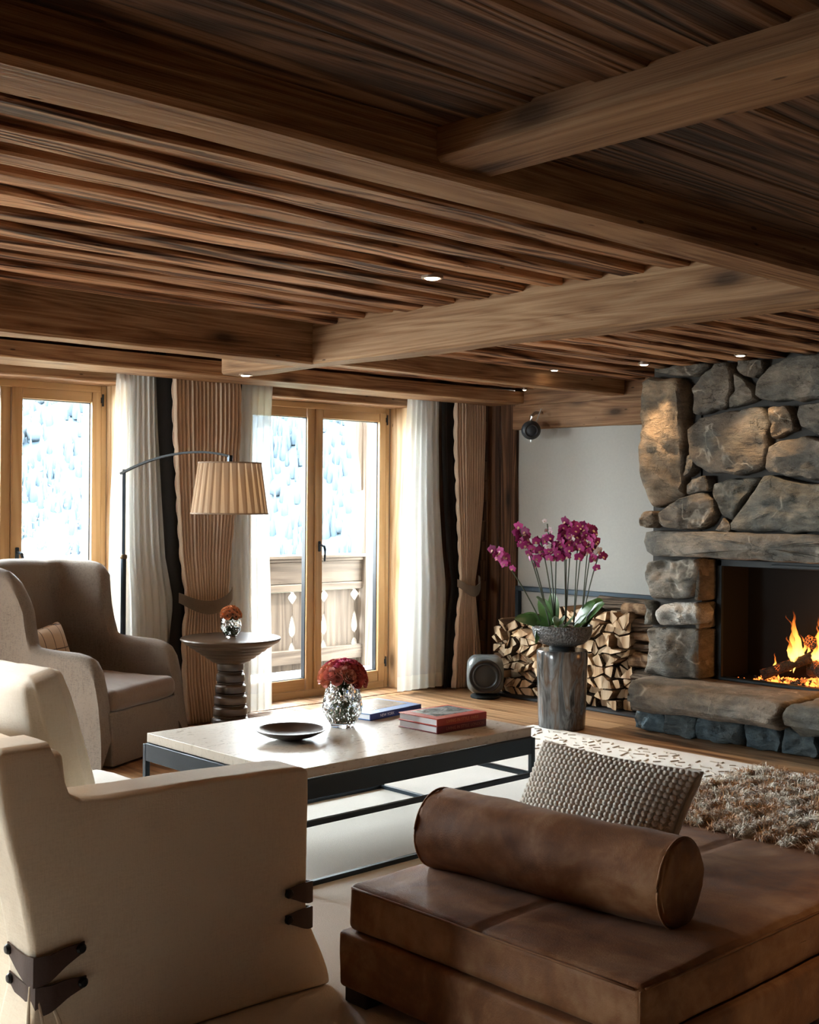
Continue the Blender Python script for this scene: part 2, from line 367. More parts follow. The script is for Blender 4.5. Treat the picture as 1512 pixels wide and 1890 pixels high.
# window wall, with its four openings
OPEN = [(-.1, 2.1), (2.60, 3.868), (4.80, 6.255)]
mb = MB(); e = [-3.05]+[v for o in OPEN for v in o]+[7.45]
for i in range(0, len(e), 2): mb.box(e[i], e[i+1], YW, 7.09, -.1, 2.4)
for o in OPEN: mb.box(o[0], o[1], YW+.26, 7.09, 2.108, 2.4)
WB = mb.build('wall_back', M['plaster']); WB['kind'] = 'structure'
for i, (a, b) in enumerate(OPEN):
    plank('lintel', a-.02, b+.03, YW-.006, YW+.26, 2.106, 2.40, M['beam_x'], WB, 0, 12, .006, .008, 20+i)
    MB().box(a-.012, a+.004, YW-.004, 6.86, 0, 2.106).build('reveal_board', M['reveal'], WB)
    mb = MB(); V = [(b-.014, 6.86, 0), (b-.006, YW-.006, 0), (b+.012, YW-.006, 0), (b+.012, 6.86, 0)]
    V = V+[(x, y, 2.106) for x, y, z in V]; mb.add(V, BF).build('reveal_board', M['reveal'], WB)
    MB().box(a, b, YW-.02, 6.9, -.03, .004).build('threshold_board', M['floor'], WB)
# right-hand wall (fireplace wall): plaster, plate beams along its top, corner timbers
WR = MB().box(XW, 7.3, -2.6, 6.27, -.1, 2.4).build('wall_right', M['plaster']); WR['kind'] = 'structure'
plank('beam', 6.93, 7.02, 2.0, 6.24, 1.953, 2.13, M['plate'], WR, 1, 20, .006, .009, 31)
plank('beam', 6.955, 7.02, 2.0, 6.24, 2.125, 2.27, M['plate'], WR, 1, 20, .005, .008, 32)
def upright(name, x0, x1, y0, y1, z0, z1, m, parent, seed):
    R = []
    for i in range(9):
        z = lerp(z0, z1, i/8); o = [nz((z*2, seed, k), 1, 2)*.006 for k in range(4)]; b = .008
        R.append([(x0+o[0], y0+b, z), (x0+b+o[0], y0+o[1], z), (x1, y0+o[1], z), (x1, y1+o[2], z), (x0+b+o[0], y1+o[2], z), (x0+o[0], y1-b, z)])
    return mk(name, *loft(R), m, parent, 25)
upright('post', 6.965, 7.1, 6.235, 6.395, 0, 2.2, M['post'], WR, 1.1)
upright('post', 6.95, 7.1, 6.40, 6.53, 0, 2.2, M['post'], WR, 2.2)
upright('post', 6.985, 7.1, 6.535, 6.66, 0, 2.2, M['post'], WR, 3.3)
for i in range(14): MB().add(*bbox(6.975, 6.995, 6.53, 6.645, .02+i*.155, .17+i*.155, .004)).build('plank', M['post'], WR)
for i in range(3): upright('post', 6.42+i*.19, 6.6+i*.19, 6.615, 6.66, 0, 2.2, M['post'], WB, 5.+i)
# the unseen sides of the room
WLF = MB().box(-3.05, -2.6, -2.6, 5.3, -.1, 2.4).box(-3.05, -2.6, 6.6, 7.09, -.1, 2.4).box(-3.05, -2.6, 5.3, 6.6, 2.1, 2.4).box(-3.05, -2.6, 5.3, 6.6, -.1, .1).build('wall_left', M['post']); WLF['kind'] = 'structure'
WRE = MB().box(-3.05, 7.3, -2.75, -2.5, -.1, 2.4).build('wall_front', M['post']); WRE['kind'] = 'structure'

# ---- glazed doors
def pt(V, axis=1): return V
def frame_rect(x0, x1, z0, z1, w_, y0, y1, wz0=None, wz1=None, b=.004):
    wz0 = w_ if wz0 is None else wz0; wz1 = w_ if wz1 is None else wz1
    return [bbox(x0, x0+w_, y0, y1, z0, z1, b), bbox(x1-w_, x1, y0, y1, z0, z1, b), bbox(x0+w_-.001, x1-w_+.001, y0+.001, y1, z1-wz1, z1, b), bbox(x0+w_-.001, x1-w_+.001, y0+.001, y1, z0, z0+wz0, b)]
def handle(x, z, y, parent):
    h = MB().add(*bbox(x-.013, x+.013, y-.008, y, z-.045, z+.03, .004)).add(*tube([(x, y-.005, z), (x, y-.035, z), (x+.006, y-.05, z-.006), (x+.012, y-.052, z-.03), (x+.013, y-.05, z-.07), (x+.012, y-.048, z-.115)], [.009, .009, .0095, .009, .008, .007], 8))
    return h.build('handle', M['steel_blue'], parent)
def gdoor(name, a, b, zb=.0, with_handle=True):
    x0, x1 = a+.02, b-.01
    D = empty(name, ((a+b)/2, 6.88, zb), kind='structure')
    f = frame_rect(x0-.02, x1, zb, 2.108, .04, 6.868, 6.96, .055, .045)
    mb = MB(); mb.add(*f[0]); mb.add(*f[1]); mb.build('door_frame', M['frame_z'], D)
    mb = MB(); mb.add(*f[2]); mb.add(*f[3]); mb.build('frame_rail', M['frame_x'], D)
    mid = (x0+x1-.02)/2-.0+.008
    for k, (s0, s1) in enumerate(((x0+.016, mid-.0015), (mid+.0015, x1-.036))):
        f = frame_rect(s0, s1, zb+.052, 2.066, .075 if k == 0 else .066, 6.875-.012*k+.006, 6.94, .082, .066)
        mb = MB(); mb.add(*f[0]); mb.add(*bbox(s1-.062, s1, 6.875-.012*k+.006, 6.94, zb+.052, 2.066, .004)); sash = mb.build('sash', M['frame_z'], D)
        mb = MB(); mb.add(*f[2]); mb.add(*f[3]); mb.build('sash_rail', M['frame_x'], sash)
        wl = .075 if k == 0 else .066
        g0, g1, h0, h1 = s0+wl, s1-.062, zb+.052+.082, 2.066-.066
        mb = MB()
        for q in frame_rect(g0-.001, g1+.001, h0-.001, h1+.001, .006, 6.898, 6.938, b=.001): mb.add(*q)
        mb.build('gasket', M['gasket'], sash)
        MB().box(g0, g1, 6.929, 6.933, h0, h1).build('pane', M['glass'], sash)
        if k == 1:
            if with_handle: handle(s0+.034, 1.085, 6.868, sash)
            for hz in (.16, 1.98):
                MB().add(*tube([(s1+.006, 6.862, hz), (s1+.006, 6.862, hz+.075)], .006, 8)).add(*bbox(s1-.006, s1+.014, 6.864, 6.869, hz+.02, hz+.055, .001)).build('hinge', M['gasket'], sash)
    return D
gdoor('door_1', 2.60, 3.868); gdoor('door_2', 4.80, 6.255)
gdoor('door_3', -.1, 2.1)
WIN = empty('window_1', (-2.85, 5.95, .1), kind='structure')
mb = MB()
for q in frame_rect(5.3, 6.6, .1, 2.1, .08, -.04, .04): mb.add([(-2.85+y, x, z) for x, y, z in q[0]], q[1])
for xq in (5.95,): mb.add(*bbox(-2.89, -2.81, xq-.05, xq+.05, .18, 2.02, .004))
mb.build('window_frame', M['frame_z'], WIN)
for a, b in ((5.37, 5.90), (6.0, 6.53)): MB().box(-2.852, -2.848, a, b, .17, 2.03).build('pane', M['glass'], WIN)

# ---- outside: balcony, railing with fretwork, post and brace
BAL = MB().box(-3, 9.5, 7.09, 8.35, -.25, -.045).build('balcony_floor', plain('balcony_paving', (.50, .50, .50), .8)); BAL['kind'] = 'structure'
xx = -2.
while xx < 9.4:
    MB().add(*bbox(xx+.003, xx+.597, 7.09, 8.34, -.05, -.012, .004)).build('floor_slab', BAL.data.materials[0], BAL); xx += .6
RAIL = empty('balcony_railing', (5.4, 8.05, -.01), 'pale fretwork wooden balcony railing seen through the glazed doors', 'railing')
def notch(z):
    d = 0
    if .545 < z < .66: d = max(d, .046*(1-abs(z-.605)/.058)) if z < .605 else max(d, .046*(1-abs(z-.605)/.05))
    if .28 < z < .47: d = max(d, .030*sin(PI*min(1, (z-.28)/.19)**.55))
    if .07 < z < .235: d = max(d, .028*sin(PI*min(1, (z-.07)/.165)**1.6))
    return max(0, d)
zz = [.0]+[.05+.0122*i for i in range(50)]
xc = 6.237-.338*24
while xc < 9.0:
    a, b = xc+.0015, xc+.338-.0015
    L = [(a+notch(z), z) for z in zz]; R_ = [(b-notch(z), z) for z in zz]
    V = []; Fc = []; n = len(zz)
    for y in (8.04, 8.065):
        V += [(x, y, z) for x, z in L]+[(x, y, z) for x, z in R_]
    for i in range(n-1):
        Fc += [(i, n+i, n+i+1, i+1), (2*n+i+1, 3*n+i+1, 3*n+i, 2*n+i), (i+1, 2*n+i+1, 2*n+i, i), (n+i, 3*n+i, 3*n+i+1, n+i+1)]
    mk('board', V, Fc, M['outwood'], RAIL, 30); xc += .338
MB().add(*bbox(-2.5, 9.3, 7.985, 8.04, .06, .175, .006)).build('bottom_rail', M['outwood_x'], RAIL)
MB().add(*bbox(-2.5, 9.3, 7.985, 8.075, .655, .715, .006)).build('middle_rail', M['outwood_x'], RAIL)
MB().add(*bbox(-2.5, 9.3, 8.00, 8.05, .718, .90, .006)).build('apron_board', M['outwood_x'], RAIL)
MB().add(*bbox(-2.5, 9.3, 7.975, 8.10, .902, .925, .005)).add(*bbox(-2.5, 9.3, 7.95, 8.13, .927, .955, .006)).build('handrail', M['outwood_x'], RAIL)
def out_post(x, nm, lab, brace):
    P = empty(nm, (x, 8.03, -.01), lab, 'post')
    upright('shaft', x-.075, x+.075, 7.955, 8.105, -.01, 2.9, M['outwood'], P, x)
    if brace:
        Rr = []
        for i in range(13):
            t = i/12; cx = lerp(x-.36, x-.02, t**.55 if t else 0); z = lerp(2.62, 1.5, t)
            cx = x-.40+.36*sin(t*PI/2); wd = .14*(1-.25*t)
            Rr.append([(cx-wd*.5, 7.99, z), (cx+wd*.5, 7.99, z), (cx+wd*.5, 8.08, z), (cx-wd*.5, 8.08, z)])
        mk('brace', *loft(Rr), M['outwood'], P, 30)
out_post(7.03, 'balcony_post', 'pale timber balcony post with curved brace beyond the right-hand glazed door', True)
out_post(4.43, 'balcony_post', 'pale timber balcony post seen in the edge of the left-hand glazed door', False)

# shrub in flower below the left-hand door's view
SH = empty('flowering_shrub', (4.2, 9.2, -.3), 'pale pink and green shrub outside the left-hand glazed door', 'shrub')
rs = np.random.RandomState(5); V = []; Fc = []; mi = []
for i in range(2600):
    c = rs.normal(size=3)*np.array([.75, .3, .36])+np.array([4.15, 9.25, .75])
    if c[2] < 0: continue
    a = rs.normal(size=3); a /= np.linalg.norm(a); b = np.cross(a, rs.normal(size=3)); b /= np.linalg.norm(b); s = rs.uniform(.015, .032)
    n = len(V); V += [tuple(c-a*s), tuple(c+b*s*.6), tuple(c+a*s), tuple(c-b*s*.6)]; Fc.append((n, n+1, n+2, n+3)); mi.append(int(rs.choice(3, p=(.45, .25, .3))))
fo = mk('foliage', V, Fc, [plain('shrub_green', (.13, .17, .07), .7), plain('shrub_pink', (.33, .15, .13), .7), plain('shrub_orange', (.34, .18, .08), .7)], SH, 0, None, mi); fo['kind'] = 'stuff'
for k in range(7):
    x = 3.6+k*.2; mk('stem', *tube([(x*.5+2.1, 9.25, -.3), (x, 9.25+.03*k, .5), (x+.05, 9.2, 1.0)], [.012, .008, .004], 6), plain('shrub_stem', (.12, .08, .05)), SH)

# far hillside with its forest and a pale meadow at its foot
def hill_h(s, t):
    base = -40+min(118, max(0, t-320)*.50)+max(0, t-556)*.03
    return base+nz((s*.006, t*.006, 3), 1, 4)*26*sm(280, 460, t)
hd = Vector((.60, .80, 0)); hs = Vector((.80, -.60, 0))
V, Fc = grid(lambda u, v: tuple(hd*(60+v*1000)+hs*((u-.5)*1700)+Vector((0, 0, hill_h((u-.5)*1700, 60+v*1000)))), 90, 70)
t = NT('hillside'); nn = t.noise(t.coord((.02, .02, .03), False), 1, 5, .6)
t.surf(t.pbr(t.ramp(nn, [(.35, (.038, .055, .072)), (.6, (.046, .064, .081))]), .9, None, 0, .1))  # aerial haze is mixed into the hill's blue-grey colour
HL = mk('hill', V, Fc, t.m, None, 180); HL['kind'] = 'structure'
md = plain('meadow_grass', (.17, .18, .13), .9, 0, .1); 
V, Fc = grid(lambda u, v: tuple(hd*(60+v*270)+hs*((u-.5)*800)+Vector((0, 0, -38+v*18+nz((u*6, v*5, 0))*3.))), 24, 12)
MD = mk('meadow_field', V, Fc, md, None, 180); MD['kind'] = 'structure'
V = []; Fc = []; rs = np.random.RandomState(2); mi = []
for i in range(9000):
    s = rs.uniform(-360, 360); tt = rs.uniform(318, 600); p = hd*tt+hs*s; z = hill_h(s, tt)
    if nz((s*.012, tt*.012, 9)) < -.22: continue
    h = rs.uniform(5, 11); r = h*rs.uniform(.11, .16); n = len(V); fl = rs.rand() < .06
    if fl: r *= 1.7; h *= .75
    prof = ((-.1, .8), (.1, 1.), (.36, .68), (.6, .42), (.82, .17)) if not fl else ((.0, .35), (.1, 1.), (.45, 1.1), (.6, 1.0), (.8, .7))
    for zz_, rr in prof:
        for k in range(6): V.append((p.x+r*rr*cos(k*PI/3+i), p.y+r*rr*sin(k*PI/3+i), z+h*zz_))
    V.append((p.x, p.y, z+h))
    for q in range(4):
        for k in range(6): Fc.append((n+q*6+k, n+q*6+(k+1) % 6, n+q*6+6+(k+1) % 6, n+q*6+6+k)); mi.append(int(fl))
    for k in range(6): Fc.append((n+24+k, n+24+(k+1) % 6, n+30)); mi.append(int(fl))
fo = mk('hillside_forest', V, Fc, [plain('conifer_haze', (.040, .057, .074), .9, 0, .1), plain('larch_haze', (.050, .064, .076), .9, 0, .1)], None, 180, None, mi); fo['kind'] = 'stuff'  # tree colours carry the bluish haze of distance
tag(fo, 'pale blue haze-tinted forest covering the far mountainside beyond the glass', 'forest')
# ================================================================== FIREPLACE
ST_TAN = stone('tan_stone', (.085, .065, .048), (.21, .155, .105), (.36, .27, .185), .7)
ST_BRN = stone('brown_grey_stone', (.065, .056, .047), (.16, .13, .10), (.27, .225, .18), .8)
ST_GRY = stone('grey_stone', (.058, .052, .044), (.150, .130, .106), (.28, .238, .19), .9)
ST_DRK = stone('dark_green_stone', (.042, .043, .038), (.115, .108, .090), (.23, .205, .165), .8)
ST_BLU = stone('slate_blue_stone', (.035, .052, .064), (.075, .108, .128), (.14, .185, .205), .3)
ST_WHT = stone('speckled_white_stone', (.14, .13, .115), (.34, .315, .28), (.55, .52, .47), .3, 2.2)
FP = empty('fireplace', (6.7, 3.4, 0), 'big rubble stone fireplace with a burning fire and projecting hearth', 'fireplace')
XF = 6.42
mb = MB()
mb.box(6.50, 7.05, 4.275, 4.64, .0, 2.30); mb.box(6.50, 7.05, 2.0, 2.75, 0, 2.30); mb.box(6.50, 7.05, 2.74, 4.29, 1.16, 2.30)
mb.box(6.36, 7.05, 2.0, 4.62, 0, .26)
mb.build('mortar_core', M['mortar'], FP)
def rock(name, poly, m, parent, xb=6.53, xf=XF, bulge=.05, rough=.012, seed=0, axis=0, n=48, fac=.02):
    """A rough block: outline (y, z) on the breast, carried back to xb and swelling out in front of xf."""
    P = [Vector((p[0], p[1])) for p in poly]; c = sum(P, Vector((0, 0)))/len(P)
    L = [(P[(i+1) % len(P)]-P[i]).length for i in range(len(P))]; T = sum(L); Q = []
    for k in range(n):
        d = T*k/n; i = 0
        while d > L[i]: d -= L[i]; i += 1
        Q.append(P[i].lerp(P[(i+1) % len(P)], d/L[i]))
    Q = [Q[i]*.7+(Q[i-1]+Q[(i+1) % n])*.15 for i in range(n)]
    size = T/4; R = []
    g1, g2, g3_ = [(noise.noise((seed*3.3+k, 1, 2))) for k in range(3)]
    levels = ((1.0, 0), (1.0, .35), (1.005, .62), (.985, .82), (.955, .94), (.91, 1.0), (.8, 1.0), (.68, 1.0), (.56, 1.0), (.44, 1.0), (.32, 1.0), (.2, 1.0), (.08, 1.0))
    for s, dpt in levels:
        r = []
        for q in Q:
            p = c+(q-c)*s
            f = nz((p.x*4, p.y*4, seed), 1, 4); f2 = nz((p.x*17, p.y*17, seed+5), 1, 3)
            x = lerp(xb, xf-bulge, dpt)
            if dpt > .5:
                x += (-f*fac*2.2 - f2*rough*1.3 + abs(nz((p.x*5, p.y*6, seed+11), 1, 2))*.030 - .008)*sm(.5, 1, dpt) + (g1*(p.x-c.x)+g2*(p.y-c.y))*.10
                x += (1-sm(.3, 1.0, 1-s+.35))*bulge*.3
            ed = nz((q.x*9, q.y*9, seed+8), 1, 3)*.012*(.4+s)
            p = p+(q-c).normalized()*ed
            r.append((x, p.x, p.y))
        R.append(r)
    V, Fc = loft(R); o = mk(name, V, Fc, m, parent, 50); return o
STN = dict(
s1=([(4.638,2.184),(4.576,2.197),(4.362,2.172),(4.338,2.054),(4.351,1.837),(4.361,1.57),(4.375,1.452),(4.447,1.412),(4.589,1.377),(4.644,1.486),(4.671,1.745),(4.674,1.986)],ST_TAN,.08),
s2=([(4.605,2.243),(4.415,2.262),(4.207,2.262),(4.219,2.215),(4.315,2.186),(4.494,2.208)],ST_GRY,.03),
s3=([(4.322,2.113),(4.218,2.192),(4.109,2.256),(4.034,2.254),(4.019,2.188),(4.037,2.095),(4.069,1.99),(4.178,1.962),(4.294,1.945),(4.314,2.022)],ST_BRN,.05),
s4=([(4.004,2.18),(3.978,2.162),(3.898,2.083),(3.876,2.021),(3.959,1.994),(4.065,1.983),(4.025,2.078)],ST_GRY,.03),
s5=([(3.983,2.262),(3.899,2.265),(3.806,2.252),(3.827,2.187),(3.877,2.146),(3.935,2.162),(3.971,2.207)],ST_BRN,.04),
s6=([(3.795,2.203),(3.701,2.25),(3.465,2.255),(3.184,2.247),(3.121,2.117),(3.182,2.003),(3.586,2.008),(3.779,1.994),(3.868,2.03),(3.862,2.103),(3.816,2.164)],ST_GRY,.07),
s7=([(4.32,1.859),(4.255,1.933),(4.054,1.956),(3.875,1.989),(3.804,1.976),(3.775,1.899),(3.792,1.776),(3.812,1.618),(3.908,1.578),(4.175,1.591),(4.279,1.642),(4.304,1.759)],ST_BRN,.07),
s8=([(3.762,1.961),(3.654,1.978),(3.62,1.923),(3.626,1.833),(3.757,1.784),(3.768,1.879)],ST_TAN,.05),
s9=([(3.593,1.965),(3.463,1.986),(3.26,1.984),(3.212,1.886),(3.258,1.774),(3.461,1.796),(3.575,1.847),(3.603,1.903)],ST_GRY,.05),
s10=([(3.791,1.744),(3.653,1.781),(3.531,1.799),(3.461,1.769),(3.211,1.743),(3.179,1.647),(3.209,1.535),(3.459,1.549),(3.627,1.562),(3.794,1.589)],ST_BRN,.06),
s11=([(4.342,1.71),(4.303,1.715),(4.287,1.625),(4.31,1.582),(4.349,1.57)],ST_BRN,.03),
s12=([(4.34,1.503),(4.302,1.559),(4.19,1.575),(4.17,1.515),(4.178,1.479),(4.34,1.459)],ST_BRN,.05),
s13=([(4.037,1.288),(3.928,1.418),(3.811,1.564),(3.765,1.576),(3.582,1.528),(3.459,1.524),(3.24,1.514),(3.208,1.38),(3.238,1.245),(3.457,1.246),(3.665,1.238),(4.036,1.242)],ST_DRK,.08),
s14=([(4.14,1.535),(3.929,1.565),(3.836,1.561),(3.943,1.427),(4.037,1.32),(4.101,1.342),(4.124,1.417),(4.151,1.472)],ST_DRK,.02),
s15=([(4.527,1.347),(4.356,1.439),(4.212,1.476),(4.132,1.44),(4.139,1.351),(4.199,1.265),(4.275,1.234),(4.51,1.252)],ST_BRN,.09),
s16=([(4.667,1.311),(4.622,1.356),(4.527,1.357),(4.539,1.289),(4.592,1.25),(4.667,1.259)],ST_TAN,.09),
s17=([(4.138,1.243),(4.086,1.319),(4.044,1.278),(4.048,1.235)],ST_BRN,.04),
p1=([(4.64,1.04),(4.444,1.058),(4.262,1.065),(4.246,.979),(4.26,.823),(4.604,.808),(4.651,.912)],ST_GRY,.05),
p2=([(4.546,.706),(4.493,.774),(4.373,.799),(4.244,.797),(4.194,.751),(4.205,.685),(4.27,.66),(4.504,.641)],ST_WHT,.07),
p2b=([(4.637,.799),(4.588,.782),(4.586,.645),(4.636,.641)],ST_DRK,.03),
p3=([(4.623,.618),(4.424,.631),(4.251,.645),(4.24,.330),(4.502,.320),(4.632,.320)],ST_GRY,.05))
rnd_right = [([(3.15,2.25),(2.75,2.255),(2.72,1.98),(3.08,1.95)],ST_GRY),([(2.70,2.25),(2.35,2.25),(2.1,2.22),(2.12,1.7),(2.6,1.75)],ST_TAN),([(3.17,1.92),(2.75,1.94),(2.68,1.6),(3.14,1.55)],ST_BRN),([(3.16,1.5),(2.55,1.56),(2.5,1.26),(3.15,1.26)],ST_DRK),([(2.48,1.66),(2.1,1.62),(2.1,1.26),(2.46,1.26)],ST_BRN),
 ([(2.72,1.05),(2.1,1.05),(2.1,.72),(2.7,.74)],ST_GRY),([(2.71,.70),(2.1,.68),(2.1,.33),(2.72,.33)],ST_BRN)]
for i, (k, (p, m, b)) in enumerate(STN.items()): rock('stone', p, m, FP, 6.53, XF+.02, b, .014, i*1.9+2)
for i, (p, m) in enumerate(rnd_right): rock('stone', p, m, FP, 6.53, XF+.02, .06, .014, 90+i*2.3)
rock('mantel_stone', [(4.685,1.231),(4.485,1.234),(3.985,1.238),(3.301,1.236),(2.818,1.236),(2.40,1.234),(2.38,1.07),(3.3,1.072),(3.579,1.070),(3.925,1.070),(4.376,1.076),(4.66,1.063),(4.682,1.142)], ST_GRY, FP, 6.60, XF+.01, .10, .012, 55, n=70, fac=.012)
# inner jamb of the left pier, in rough brown stone
for i, (a, b) in enumerate(((.33, .63), (.64, .80), (.81, 1.06))):
    V, Fc = rbox((6.52, 4.262, (a+b)/2), (.2, .03, b-a), .012, 8, lambda q, u: q+Vector((nz((q.x*9, q.z*9, i), 1, 3)*.008, nz((q.x*14, q.z*14, i+3), 1, 3)*.008, 0)))
    mk('stone', V, Fc, ST_BRN, FP, 50)
# hearth: two heavy slabs over a plinth of dark blue stone
def slab(name, y0, y1, m, seed, tipl=0):
    def fn(q, u):
        x, y, z = q; f = nz((x*3, y*3, z*3+seed), 1, 4); f2 = nz((x*11, y*11, z*11+seed), 1, 3)
        fx = max(0, -u.x)
        x -= (f*.055+abs(nz((y*2.2, z*2.5, seed+2), 1, 2))*.07+f2*.018)*sm(.1, 1, fx); x += .06*fx*max(0, -u.z)
        z += f*.010*(u.z > 0)+f2*.004; z -= .035*sm(.7, 1., fx)*(u.z > 0); z += f*.03*(u.z < 0)
        if tipl: x += .30*sm(.72, 1.0, u.y)**1.4*fx; z -= .05*sm(.8, 1, u.y)*(u.z > 0)
        y += f*.03+f2*.01
        return Vector((x, y, z))
    V, Fc = rbox((6.33, (y0+y1)/2, .235), (.56, y1-y0, .17), .035, 26, fn); mk(name, V, Fc, m, FP, 60)
slab('hearth_slab', 3.475, 4.68, ST_BRN, 3, 1); slab('hearth_slab', 2.10, 3.46, ST_DRK, 9)
random.seed(4); y = 4.60; k = 0
while y > 2.1:
    w_ = random.uniform(.2, .34)
    rock('plinth_stone', [(y, .0), (y-.01*random.random(), .165), (y-w_*.5, .185), (y-w_+.012, .16), (y-w_+.02*random.random(), 0)], ST_BLU, FP, 6.36, 6.27, .03, .02, 30+k*1.7, n=24, fac=.02); y -= w_; k += 1
# fire box with its dark frame, grate bed, logs, embers, flames
SOOT = plain('sooty_iron', (.012, .011, .010), .85, 0, .2, .1)
mb = MB(); mb.box(6.965, 6.995, 2.74, 4.29, .3, 1.2); mb.box(6.62, 7.04, 4.235, 4.262, .3, 1.16); mb.box(6.62, 7.04, 2.75, 2.78, .3, 1.16); mb.box(6.6, 7.04, 2.75, 4.26, 1.06, 1.16); mb.box(6.58, 7.05, 2.75, 4.26, .26, .318)
mb.build('firebox', SOOT, FP)
MB().add(*bbox(6.60, 6.625, 4.20, 4.236, .318, 1.06, .003)).add(*bbox(6.60, 6.625, 2.77, 2.80, .318, 1.06, .003)).add(*bbox(6.60, 6.63, 2.77, 4.236, 1.02, 1.062, .003)).add(*bbox(6.585, 6.61, 3.2, 3.85, 1.025, 1.045, .003)).build('steel_frame', M['black_metal'], FP)
MB().add(*bbox(6.60, 6.66, 2.79, 4.22, .315, .335, .004)).build('ash_lip', M['black_metal'], FP)
CH = NT('charred_log'); v = CH.coord(); n_ = CH.noise(v, 26, 4, .6); vo = CH.n('TexVoronoi', Vector=v, Scale=60., _feature='DISTANCE_TO_EDGE')
ck = CH.ramp(vo.outputs['Distance'], [(0, g3(1)), (.06, g3(0))]); hot = CH.ramp(CH.noise(v, 7, 2), [(.50, g3(0)), (.66, g3(1))])
CH.surf(CH.pbr(CH.ramp(n_, [(.35, (.008, .006, .005)), (.7, (.06, .038, .024))]), .9, CH.bump(vo.outputs['Distance'], .8, .02), Emission__Color=(1, .16, .02, 1), Emission__Strength=CH.math('MULTIPLY', CH.math('MULTIPLY', ck, hot), 1.2)))
def wlog(name, p0, p1, r, m, parent, seed, n=9, **kw):
    p0, p1 = Vector(p0), Vector(p1); P = [p0.lerp(p1, i/6)+Vector((0, 0, nz((i*.7, seed, 1))*.006)) for i in range(7)]
    V, Fc = tube(P, [r*(1+.12*nz((i*1.3, seed, 4))) for i in range(7)], n)
    V = [tuple(Vector(q)+Vector((nz((q[0]*30, q[1]*30, q[2]*30+seed)), nz((q[0]*30, q[1]*30, q[2]*30+seed+7)), nz((q[0]*30, q[1]*30, q[2]*30+seed+9))))*r*.18) for q in V]
    return mk(name, V, Fc, m, parent, 40)
def burn(nm, a, b, r, lab, s): tag(wlog('burning_log', a, b, r, CH.m, None, s), lab, 'log', 'burning logs in the hearth fire')
burn('', (6.74, 4.00, .355), (6.88, 3.66, .515), .033, 'charred log sloping up to the right from the bright ember tip', 1)
burn('', (6.86, 3.76, .58), (6.76, 3.38, .47), .035, 'charred log sloping down to the right from the crossing point', 2)
burn('', (6.78, 3.66, .45), (6.70, 3.52, .36), .042, 'short thick charred log end glowing in the middle of the fire', 3)
burn('', (6.92, 3.78, .40), (6.92, 3.0, .40), .045, 'charred back log lying behind the flames', 4)
burn('', (6.74, 3.36, .40), (6.90, 3.05, .47), .04, 'charred log at the far right end of the fire', 5)
EM = NT('ember'); v = EM.coord((1, 1, 1), False, 'Generated'); q = EM.noise(EM.coord((1, 1, 1)), 42, 3)
EM.surf(EM.pbr(EM.ramp(q, [(.4, (.015, .013, .012)), (.6, (.16, .15, .15))]), .9, None, 0, .2, Emission__Color=(1, .20, .03, 1), Emission__Strength=EM.ramp(EM.noise(EM.coord((1, 1, 1)), 11, 3), [(.46, g3(0)), (.6, g3(1.1))])))
V = []; Fc = []; rs = np.random.RandomState(8)
for i in range(900):
    y = rs.normal(3.52, .27); x = rs.uniform(6.67, 6.95); s = rs.uniform(.005, .015)
    if y > 4.14 or y < 2.82: continue
    h = .325+.05*math.exp(-((y-3.5)/.25)**2)*rs.rand(); n = len(V)
    for d in ((1, 0, 0), (-1, 0, 0), (0, 1, 0), (0, -1, 0), (0, 0, 1), (0, 0, -1)): V.append(tuple(np.array((x, y, h))+np.array(d)*s*rs.uniform(.6, 1.4, 3)))
    Fc += [tuple(n+j for j in f) for f in ((0, 2, 4), (2, 1, 4), (1, 3, 4), (3, 0, 4), (2, 0, 5), (1, 2, 5), (3, 1, 5), (0, 3, 5))]
o = mk('ember_bed', V, Fc, EM.m, None, 0); o['kind'] = 'stuff'; tag(o, 'bed of glowing embers and grey ash under the burning logs', 'embers')
# flames: thin tongues that thin out towards their tips
FLM = NT('flame'); gc = FLM.n('TexCoord'); sx = FLM.n('SeparateXYZ', Vector=gc.outputs['Generated']); hgt = sx.outputs['Z']
nf = FLM.noise(FLM.coord((14, 14, 4)), 1, 3, .6, .8)
fc_ = FLM.math('ADD', hgt, FLM.math('MULTIPLY', FLM.math('SUBTRACT', nf, .5), .7))
fcol = FLM.ramp(fc_, [(.0, (1, .55, .14)), (.3, (1, .42, .075)), (.62, (1, .25, .03)), (.95, (.9, .10, .01))])
fst = FLM.ramp(fc_, [(.0, g3(1.0)), (.25, g3(1.0)), (.6, g3(.62)), (1., g3(.25))])
em = FLM.n('Emission', Color=fcol, Strength=FLM.math('MULTIPLY', fst, 1.25)); lw = FLM.n('LayerWeight', Blend=.35)
al = FLM.math('MULTIPLY', FLM.ramp(fc_, [(.0, g3(.12)), (.15, g3(.55)), (.5, g3(.42)), (.9, g3(0))]), FLM.math('SUBTRACT', 1., FLM.math('POWER', lw.outputs['Facing'], 1.2)))
FLM.surf(FLM.n('MixShader', i0=al, i1=FLM.n('BsdfTransparent').outputs[0], i2=em.outputs[0]).outputs[0])
FIRE = empty('fire', (6.82, 3.5, .34), 'yellow and orange flames rising from the logs in the fireplace', 'fire')
random.seed(21)
